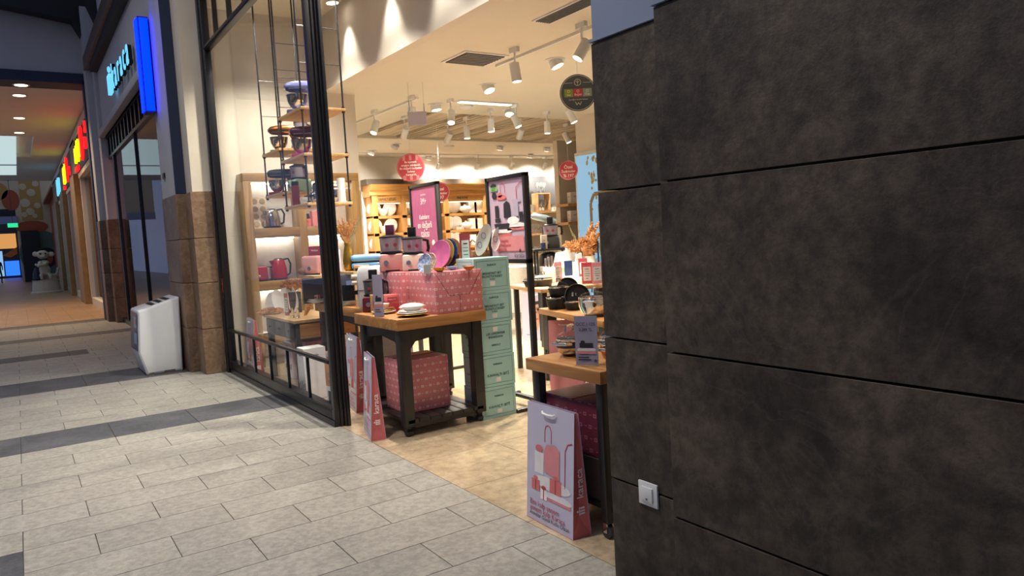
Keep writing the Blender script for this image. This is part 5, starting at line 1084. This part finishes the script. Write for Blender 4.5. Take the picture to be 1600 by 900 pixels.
# long table T0 behind the post
table((2.91, 6.62, 0), 0, 'long oak topped display table behind the window post', .84, 1.42, .90, .085, .085, 'oak_y', 'dark_wood', .13, turned=True)
q = P(573, 486, .90)
t = thing('white_cooker', 'tall white kitchen appliance with knobs on the long display table', 'appliance', (2.64, 6.14, .90), math.radians(-30))
obj('body', MB().rings([[(x*s, y*s2, z) for x, y in ((-.125,-.10),(.125,-.10),(.14,-.06),(.14,.10),(-.14,.10),(-.14,-.06))] for s, s2, z in ((.92,.95,0),(1,1,.03),(1,1,.26),(.98,.96,.32),(.8,.8,.375))]), 'white_plastic', t, bevel=.01)
obj('drawer_line', MB().box(-.142,-.103,.165,.142,.0,.169), 'grey_plastic', t)
for z in (.29, .235): obj('knob', MB().tube([(-.13,-.06,z),(-.18,-.08,z)], .02, 14), 'cream', t)
obj('lever', MB().box(-.17,-.09,.13,-.135,-.05,.165), 'black_plastic', t)
t = thing('coffee_machine', 'dark steel coffee machine beside the tall white appliance', 'coffee machine', (2.62, 6.60, .90), math.radians(-30))
obj('body', MB().box(-.1,-.1,0,.1,.1,.30), 'steel_soft', t, bevel=.01); obj('front', MB().box(-.08,-.115,.05,.08,-.09,.2), 'black_plastic', t); obj('spout', MB().box(-.03,-.15,.2,.03,-.1,.24), 'chrome', t)
rs = tag(obj('riser', MB().box(2.53, 6.32, 1.20, 3.17, 6.72, 1.225).box(2.55, 6.35, .90, 2.57, 6.37, 1.2).box(3.13, 6.35, .90, 3.15, 6.37, 1.2).box(2.55, 6.67, .90, 2.57, 6.69, 1.2).box(3.13, 6.67, .90, 3.15, 6.69, 1.2), 'pale_wood'), 'pale wooden riser carrying the blue grill on the long table', 'riser')
t = thing('table_grill', 'sky blue hinged table grill with wooden handle on the riser', 'grill', (2.79, 6.50, 1.225), math.radians(-25))
obj('lower_body', MB().box(-.18,-.12,.02,.18,.12,.075), 'sky_enamel', t, bevel=.02, seg=3); obj('lid', MB().box(-.185,-.125,.085,.185,.125,.15), 'sky_enamel', t, bevel=.03, seg=3); obj('hinge_gap', MB().box(-.17,-.11,.07,.17,.11,.09), 'black_plastic', t); obj('handle', MB().box(-.16,-.17,.03,-.02,-.12,.055), 'pale_wood', t, bevel=.008); obj('foot', MB().box(-.15,-.1,0,.15,.1,.02), 'black_plastic', t)
t = thing('gold_vase', 'gold mottled vase with rusty pampas plumes behind the blue grill', 'vase', (2.62, 6.64, 1.225), math.radians(-30))
obj('vase', MB().lathe([(.035,0),(.05,.02),(.055,.10),(.04,.20),(.028,.25),(.034,.27)], 18), 'gold', t)
for k in range(5): plume(t, (0,0,.24), (-.10+.035*k, .02*k-.04, .46+.02*(k % 3)), .028, seed=80+k)
plume(t, (0,0,.24), (.13,.02,.50), .022, 'pampas_green', seed=90); plume(t, (0,0,.24), (.11,.0,.54), .02, seed=91)
# riser with pink toaster
rs = tag(obj('riser', MB().box(2.33, 6.82, 1.17, 3.1, 7.30, 1.195).box(2.53, 6.84, .90, 2.55, 6.86, 1.17).box(3.06, 6.84, .90, 3.08, 6.86, 1.17).box(2.53, 7.26, .90, 2.55, 7.28, 1.17).box(3.06, 7.26, .90, 3.08, 7.28, 1.17), 'pale_wood'), 'pale wooden riser carrying the pink toaster behind the glass', 'riser')
q = (2.45, 7.12, 1.195); toaster(q, math.radians(-60), 'dusty pink toaster with dark trim on the riser behind the glass', 'pink_enamel', .23, .15, .19)
t = thing('sign_card', 'red gift card standing on the pink toaster', 'sign', (2.46, 7.12, 1.387), math.radians(-30)); obj('card', MB().box(-.06,-.004,0,.06,.004,.09), 'wine', t); text('Hediye', .024, 'paper_white', t, FP((0,-.004,.05), (1,0,0), UP), 0, 0, .001)
o = obj('wicker_ball', MB().ball((0,0,.04), (.07,.05,.04), 12, 8), 'wicker', loc=(2.36, 7.18, 1.195)); tag(o, 'brown wicker ball in front of the pink toaster', 'decoration')
t = thing('coffee_grinder', 'steel espresso grinder with lavender body beside the post', 'grinder', (2.60, 6.98, 1.195), math.radians(-30)); obj('body', MB().box(-.06,-.07,0,.06,.07,.24), 'lavender', t, bevel=.01); obj('hopper', MB().lathe([(.04,.24),(.06,.33),(.062,.34)], 16), 'smoky', t); obj('jug', MB().lathe([(.04,0),(.045,.09),(.042,.1)], 14, (-.13,0,0)), 'steel', t); obj('spout', MB().box(-.10,-.02,.16,-.05,.02,.19), 'chrome', t)
# plates and coffee set on the left end of T0
q, z1 = stack(497, 473, .90, .12, 3, ['white_china', 'white_china', 'white_china'], '%s white plate from below in the stack beside the window post')
t = thing('gift_parcel', 'small white and red parcel on the stacked white plates', 'parcel', (q[0], q[1], z1)); obj('box', MB().box(-.04,-.03,0,.04,.03,.045), 'paper_white', t); obj('ribbon', MB().box(-.008,-.032,0,.008,.032,.047).box(-.04,-.032,.015,-.02,.032,.03), 'red_print', t); obj('bow', MB().ball((0,0,.055), (.02,.012,.014), 8, 6), 'gold', t)
t = thing('tray', 'large dark serving tray standing on the long table behind the plates', 'tray', (2.62, 7.22, .90), math.radians(-10)); obj('panel', MB().box(-.27,-.012,0,.27,.012,.25), 'black_plastic', t, bevel=.008); obj('rim', MB().tube([(-.27,-.012,.0),(-.27,-.012,.25),(.27,-.012,.25),(.27,-.012,.0)], .008, 6), 'steel_soft', t)
# drawer table nearest the side wall
t = thing('drawer_table', 'low wooden drawer table nearest the side wall behind the glass', 'table', (2.66, 8.0, -.07))
obj('top', MB().box(-.36,-.55,.76,.36,.55,.79), 'pale_wood', t, bevel=.003); obj('carcass', MB().box(-.34,-.53,.58,.34,.53,.76), 'charcoal', t)
for k in range(3): d = obj('drawer', MB().box(-.352,-.51+.345*k,.595,-.338,-.185+.345*k,.745), 'dark_wood', t, bevel=.003); obj('knob', MB().ball((-.362,-.35+.345*k,.67), .014, 8, 6), 'black_metal', d)
for k in range(2): obj('front_drawer', MB().box(-.30+.31*k,-.545,.595,-.01+.31*k,-.53,.745), 'oak', t)
for sx in (-1, 1):
    for sy in (-1, 1): obj('leg', MB().box(sx*.31-.03, sy*.49-.03, .07, sx*.31+.03, sy*.49+.03, .58), 'dark_wood', t)
for i, (px, rr, rz, lab) in enumerate(((424, .10, 25, 'white oval dish standing first from the left on the drawer table'), (437, .115, 40, 'white oval dish leaning right of the first one on the drawer table'), (447, .12, 10, 'taller white oval dish standing behind on the drawer table'), (459, .13, 45, 'white oval dish behind the orange pampas plume'))):
    xx = (2.42, 2.46, 2.62, 2.60)[i]; q = at(px, 480, X=xx); t = thing('oval_dish', lab, 'dish', (xx, q.y, .72+rr*1.22), 0, 'oval dishes'); t.rotation_euler = (math.radians(82), math.radians((8,-14,6,-16)[i]), math.radians(-20-10*i))
    obj('dish', MB().rings([[(rr*.62*f*math.cos(2*PI*k/26), rr*1.25*f*math.sin(2*PI*k/26), z) for k in range(26)] for f, z in ((.55,0),(.62,.004),(.95,.018),(1,.024),(.94,.023),(.6,.01),(.2,.008))]), 'white_china', t)
t = thing('dried_grass', 'rusty dried pampas bunch hanging over the drawer table edge', 'dried grass', (2.36, 8.42, .72))
for k in range(4): plume(t, (.12,-.05,.03+.01*k), (-.12+.02*k, .12+.03*k, .02), .06, seed=100+k)
t = thing('dried_grass', 'tall rusty pampas plume leaning right on the drawer table', 'dried grass', (2.56, 7.66, .72))
plume(t, (-.06,.0,.02), (.08,-.03,.42), .06, seed=110); plume(t, (-.08,.0,.02), (.06,-.05,.34), .05, seed=111)
t = thing('dried_grass', 'dark vase of arching brown grass behind the white dishes', 'dried grass', (2.62, 8.40, .72))
obj('pot', MB().box(-.06,-.06,0,.06,.06,.24), 'charcoal', t)
for k in range(5): plume(t, (0,0,.24), (-.12+.07*k, .02, .30+.03*(k % 2)), .055, bend=(0,0,.05), seed=120+k)
t = price_stand((2.44, 8.12, .72), -.9, 'narrow pink price stand beside the white dishes', .05, .25, 'pink')
for i, (x, y) in enumerate(((2.40, 7.80), (2.43, 7.72))): o = obj('bottle', MB().lathe([(.018,0),(.02,.005),(.02,.07),(.008,.09),(.008,.11)], 12), 'glassware', loc=(x, y, .72)); tag(o, '%s small clear glass bottle in front of the white dishes' % ('left', 'right')[i], 'bottle', 'clear bottles on the drawer table')
# boxes under the tables behind the glass
bx = [(2.62, 8.25, 0, .34, .3, .42, 'white_paper', 'white carton under the far end of the drawer table'), (2.62, 7.80, 0, .30, .3, .46, 'P', 'pink wrapped gift box under the drawer table'), (2.55, 7.28, 0, .34, .28, .40, 'white_paper', 'white carton with black cup drawings between the two tables'),
      (2.74, 6.90, .13, .36, .3, .36, 'P', 'pink wrapped gift box under the long table near the drawer table'), (2.76, 6.52, .13, .36, .3, .40, 'white_paper', 'white carton with black cup drawings under the middle of the long table'), (2.76, 6.15, .13, .36, .3, .30, 'P', 'pink wrapped gift box under the long table beside the post'), (2.76, 6.15, .432, .34, .28, .30, 'white_paper', 'white carton with oval grip on the pink box under the long table'), (2.30, 6.98, 0, .22, .2, .5, 'white_paper', 'narrow white carton standing by the window glass')]
for x, y, z, w, d, h, m, lab in bx:
    if m == 'P': wrap_box((x, y, z), 0, lab, w, d, h)
    else:
        t = carton((x, y, z), 0, lab, w, d, h, m, [(.36, .03, 'karaca')]); F = FP((-w/2,0,0), RX, UP); mb = MB()
        for k in range(5): mb.quad(F, -.10+.045*k, .10, -.08+.045*k, .15+.015*(k % 3), .0015)
        obj('printed_cups', mb, 'dark_print', t, smooth=False)
        if 'grip' in lab: obj('grip', MB().disc(F, 0, h*.8, .05, .014, .002), 'black_plastic', t, smooth=False)
t = thing('window_poster', 'orange and white promotional sheet inside the lower window corner', 'poster', (2.11, 5.93, .06)); F = FP((0,0,0), RX, UP)
obj('sheet', MB().box(0,-.14,0,.004,.14,.44), 'paper_white', t); obj('orange_block', MB().quad(F, -.14, .22, .14, .42), 'orange', t, smooth=False); obj('black_block', MB().quad(F, -.10, .05, .02, .18), 'dark_print', t, smooth=False)
text('15-18', .05, 'dark_print', t, F, -.02, .32, .002); text('MAYIS', .04, 'dark_print', t, F, -.02, .26, .002); text('%30', .04, 'paper_white', t, F, .0, .385, .002)

# ================================================================== LEFT SIDE OBJECTS
mc = thing('floor_unit', 'white slant fronted floor unit with blue panel and slotted top beside the stone pier', 'machine', (0, 9.92, 0))
prof = [(1.165,.80),(1.13,.28),(1.20,.0),(1.615,.0),(1.645,.94)]
obj('body', MB().prism([(x, z) for x, z in prof], 'y', 0, .70), 'white_plastic', mc, bevel=.018, seg=3)
obj('side_shell', MB().prism([(1.175,.785),(1.145,.285),(1.215,.025),(1.60,.025),(1.63,.915)], 'y', -.015, .0), 'white_plastic', mc, bevel=.008)
dx, dz = (1.645-1.165), (.94-.80); nl = math.hypot(dx, dz)
F = FP((1.165, .23, .80), (dx, 0, dz), (0, 1, 0))
for k in range(3): obj('vent_slot', MB().quad(F, .17+.09*k, -.12, .225+.09*k, .38, .004), 'black_plastic', mc)
G = FP((1.165, .70, .80), (0,-1,0), (.035/.52, 0, 1)); 
obj('blue_panel', MB().quad(G, .03, -.50, .67, -.03, .004), 'plate_navy', mc); obj('printed_window', MB().quad(G, .36, -.22, .62, -.08, .006).quad(G, .36, -.42, .62, -.28, .006), 'sky_glaze', mc); obj('printed_window', MB().quad(G, .48, -.17, .58, -.11, .009), 'orange', mc)
obj('base_notch', MB().box(1.40,-.018,.0,1.52,-.006,.035).box(1.23,-.018,0,1.28,-.006,.02), 'bronze', mc)
# projecting blue light box
t = thing('blue_light_box', 'glowing blue upright light box projecting from the pier', 'light box', (1.55, 10.45, 3.33))
obj('casing', MB().box(-.015,.0,-.02,.11,.22,1.19), 'navy', t); obj('front_light', MB().box(.0,-.02,.0,.10,.0,1.17), 'blue_light', t, bevel=.006); obj('side_light', MB().box(-.03,.01,.0,-.015,.21,1.17), 'blue_light', t); obj('bracket', MB().box(.1,.08,.3,.125,.14,.36).box(.1,.08,.8,.125,.14,.86), 'black_metal', t)
# illuminated shop name
t = thing('shop_name_sign', 'illuminated white blue shop name letters on the grey fascia', 'sign', (1.70, 14.15, 4.66))
F = FP((0,0,0), RX, UP)
for k, ch in enumerate('karaca'):
    o = text(ch, .68, 'logo_light', t, F, -.72+.40*k, 0, .0, 'letter', ext=.006, sx=.92)
    text(ch, .68, 'soot_beam', o, F, -.72+.40*k, 0, -.035, 'letter_shell', ext=.028, sx=.92)
mb = MB()
for k in range(3): mb.box(-.03, 1.02+.12*k, -.2, .03, 1.10+.12*k, .12)
mb.box(-.03, 1.02, .08, .03, 1.34, .14); mb.ball((0,1.18,.24), (.03,.06,.06), 10, 6); obj('emblem', mb, 'logo_light', t)
# statue on a round plinth in the corridor
t = thing('statue', 'white cartoon like creature statue kneeling on a round plinth in the corridor', 'statue', (.98, 38.2, 0))
obj('plinth', MB().lathe([(.60,0),(.60,.06),(.54,.10),(.50,.55),(.53,.58)], 28, sy=.8), 'statue_white', t)
mb = MB(); B = mb.ball
B((.0,0,1.02), (.22,.2,.30)); B((.02,-.02,1.32), (.15,.14,.17)); B((-.02,-.02,1.70), (.24,.2,.20)); B((-.02,-.16,1.63), (.12,.1,.08)); B((.30,.02,1.70), (.13,.06,.12)); B((-.30,.02,1.74), (.11,.06,.12))
for a in (((.12,-.1,1.38),(.0,-.3,1.25),(-.25,-.42,1.22)), ((-.14,-.08,1.38),(-.22,-.25,1.2),(-.34,-.3,1.3)), ((.12,-.05,.85),(.2,-.35,.72),(.16,-.3,.62)), ((-.12,-.05,.85),(-.16,-.32,.8),(-.14,-.3,.62)), ((.2,.1,.8),(.42,.1,.75),(.52,.0,1.1))): mb.tube(a, [.085,.075,.06], 10)
me = mb.mesh('statue_body'); ob = bpy.data.objects.new('tmp', me); col.objects.link(ob); md = ob.modifiers.new('r', 'REMESH'); md.mode = 'VOXEL'; md.voxel_size = .035; md.use_smooth_shade = True
dg = bpy.context.evaluated_depsgraph_get(); me2 = bpy.data.meshes.new_from_object(ob.evaluated_get(dg)); bpy.data.objects.remove(ob)
bd = obj('figure', me2, None, t); me2.materials.clear(); me2.materials.append(MATS['statue_white']); me2.polygons.foreach_set('use_smooth', [True]*len(me2.polygons))
for sx in (-.11, .08):
    obj('eye', MB().tube([(sx,-.17,1.74),(sx,-.22,1.74)], .075, 14), 'statue_white', t); obj('pupil', MB().tube([(sx,-.22,1.74),(sx,-.225,1.74)], .04, 12), 'mural_dark', t)
obj('collar', MB().lathe([(.13,1.46),(.15,1.48),(.13,1.51)], 16), 'mural_dark', t); obj('sack', MB().lathe([(.1,.58),(.16,.65),(.14,.9),(.05,1.15)], 14, (-.32,.05,0)), 'navy', t)
# person in dark clothes far down the corridor
t = thing('person', 'person in dark clothes walking at the far end of the corridor', 'person', (-1.12, 62, 0), .3)
me = bpy.data.meshes.new('body'); V = [(0,0,.95),(0,.01,1.2),(0,.02,1.42),(0,0,1.54),(0,-.02,1.62),(0,-.03,1.72),(.19,.02,1.40),(.25,.03,1.12),(.22,-.1,.88),(-.19,.02,1.40),(-.26,.06,1.14),(-.25,-.04,.90),(.10,0,.90),(.12,-.14,.50),(.11,-.06,.06),(.11,-.22,.03),(-.10,0,.90),(-.11,.10,.50),(-.10,.26,.10),(-.10,.12,.04)]
E_ = [(0,1),(1,2),(2,3),(3,4),(4,5),(2,6),(6,7),(7,8),(2,9),(9,10),(10,11),(0,12),(12,13),(13,14),(14,15),(0,16),(16,17),(17,18),(18,19)]
me.from_pydata(V, E_, []); ob = bpy.data.objects.new('tmp', me); col.objects.link(ob); ob.modifiers.new('s', 'SKIN'); sub = ob.modifiers.new('u', 'SUBSURF'); sub.levels = 1
RD = [.15,.15,.16,.055,.085,.07,.07,.05,.04,.07,.05,.04,.09,.065,.05,.04,.09,.065,.05,.04]
for i, r in enumerate(RD): me.skin_vertices[0].data[i].radius = (r, r*.8)
me.skin_vertices[0].data[0].use_root = True
dg = bpy.context.evaluated_depsgraph_get(); me2 = bpy.data.meshes.new_from_object(ob.evaluated_get(dg)); bpy.data.objects.remove(ob)
obj('body', me2, None, t); me2.materials.clear(); me2.materials.append(MATS['mural_dark'])
obj('hair', MB().ball((0,.0,1.74), (.085,.095,.09), 12, 8), 'dark_wood', t); obj('face', MB().ball((0,-.075,1.67), (.055,.035,.075), 12, 8), 'skin', t)
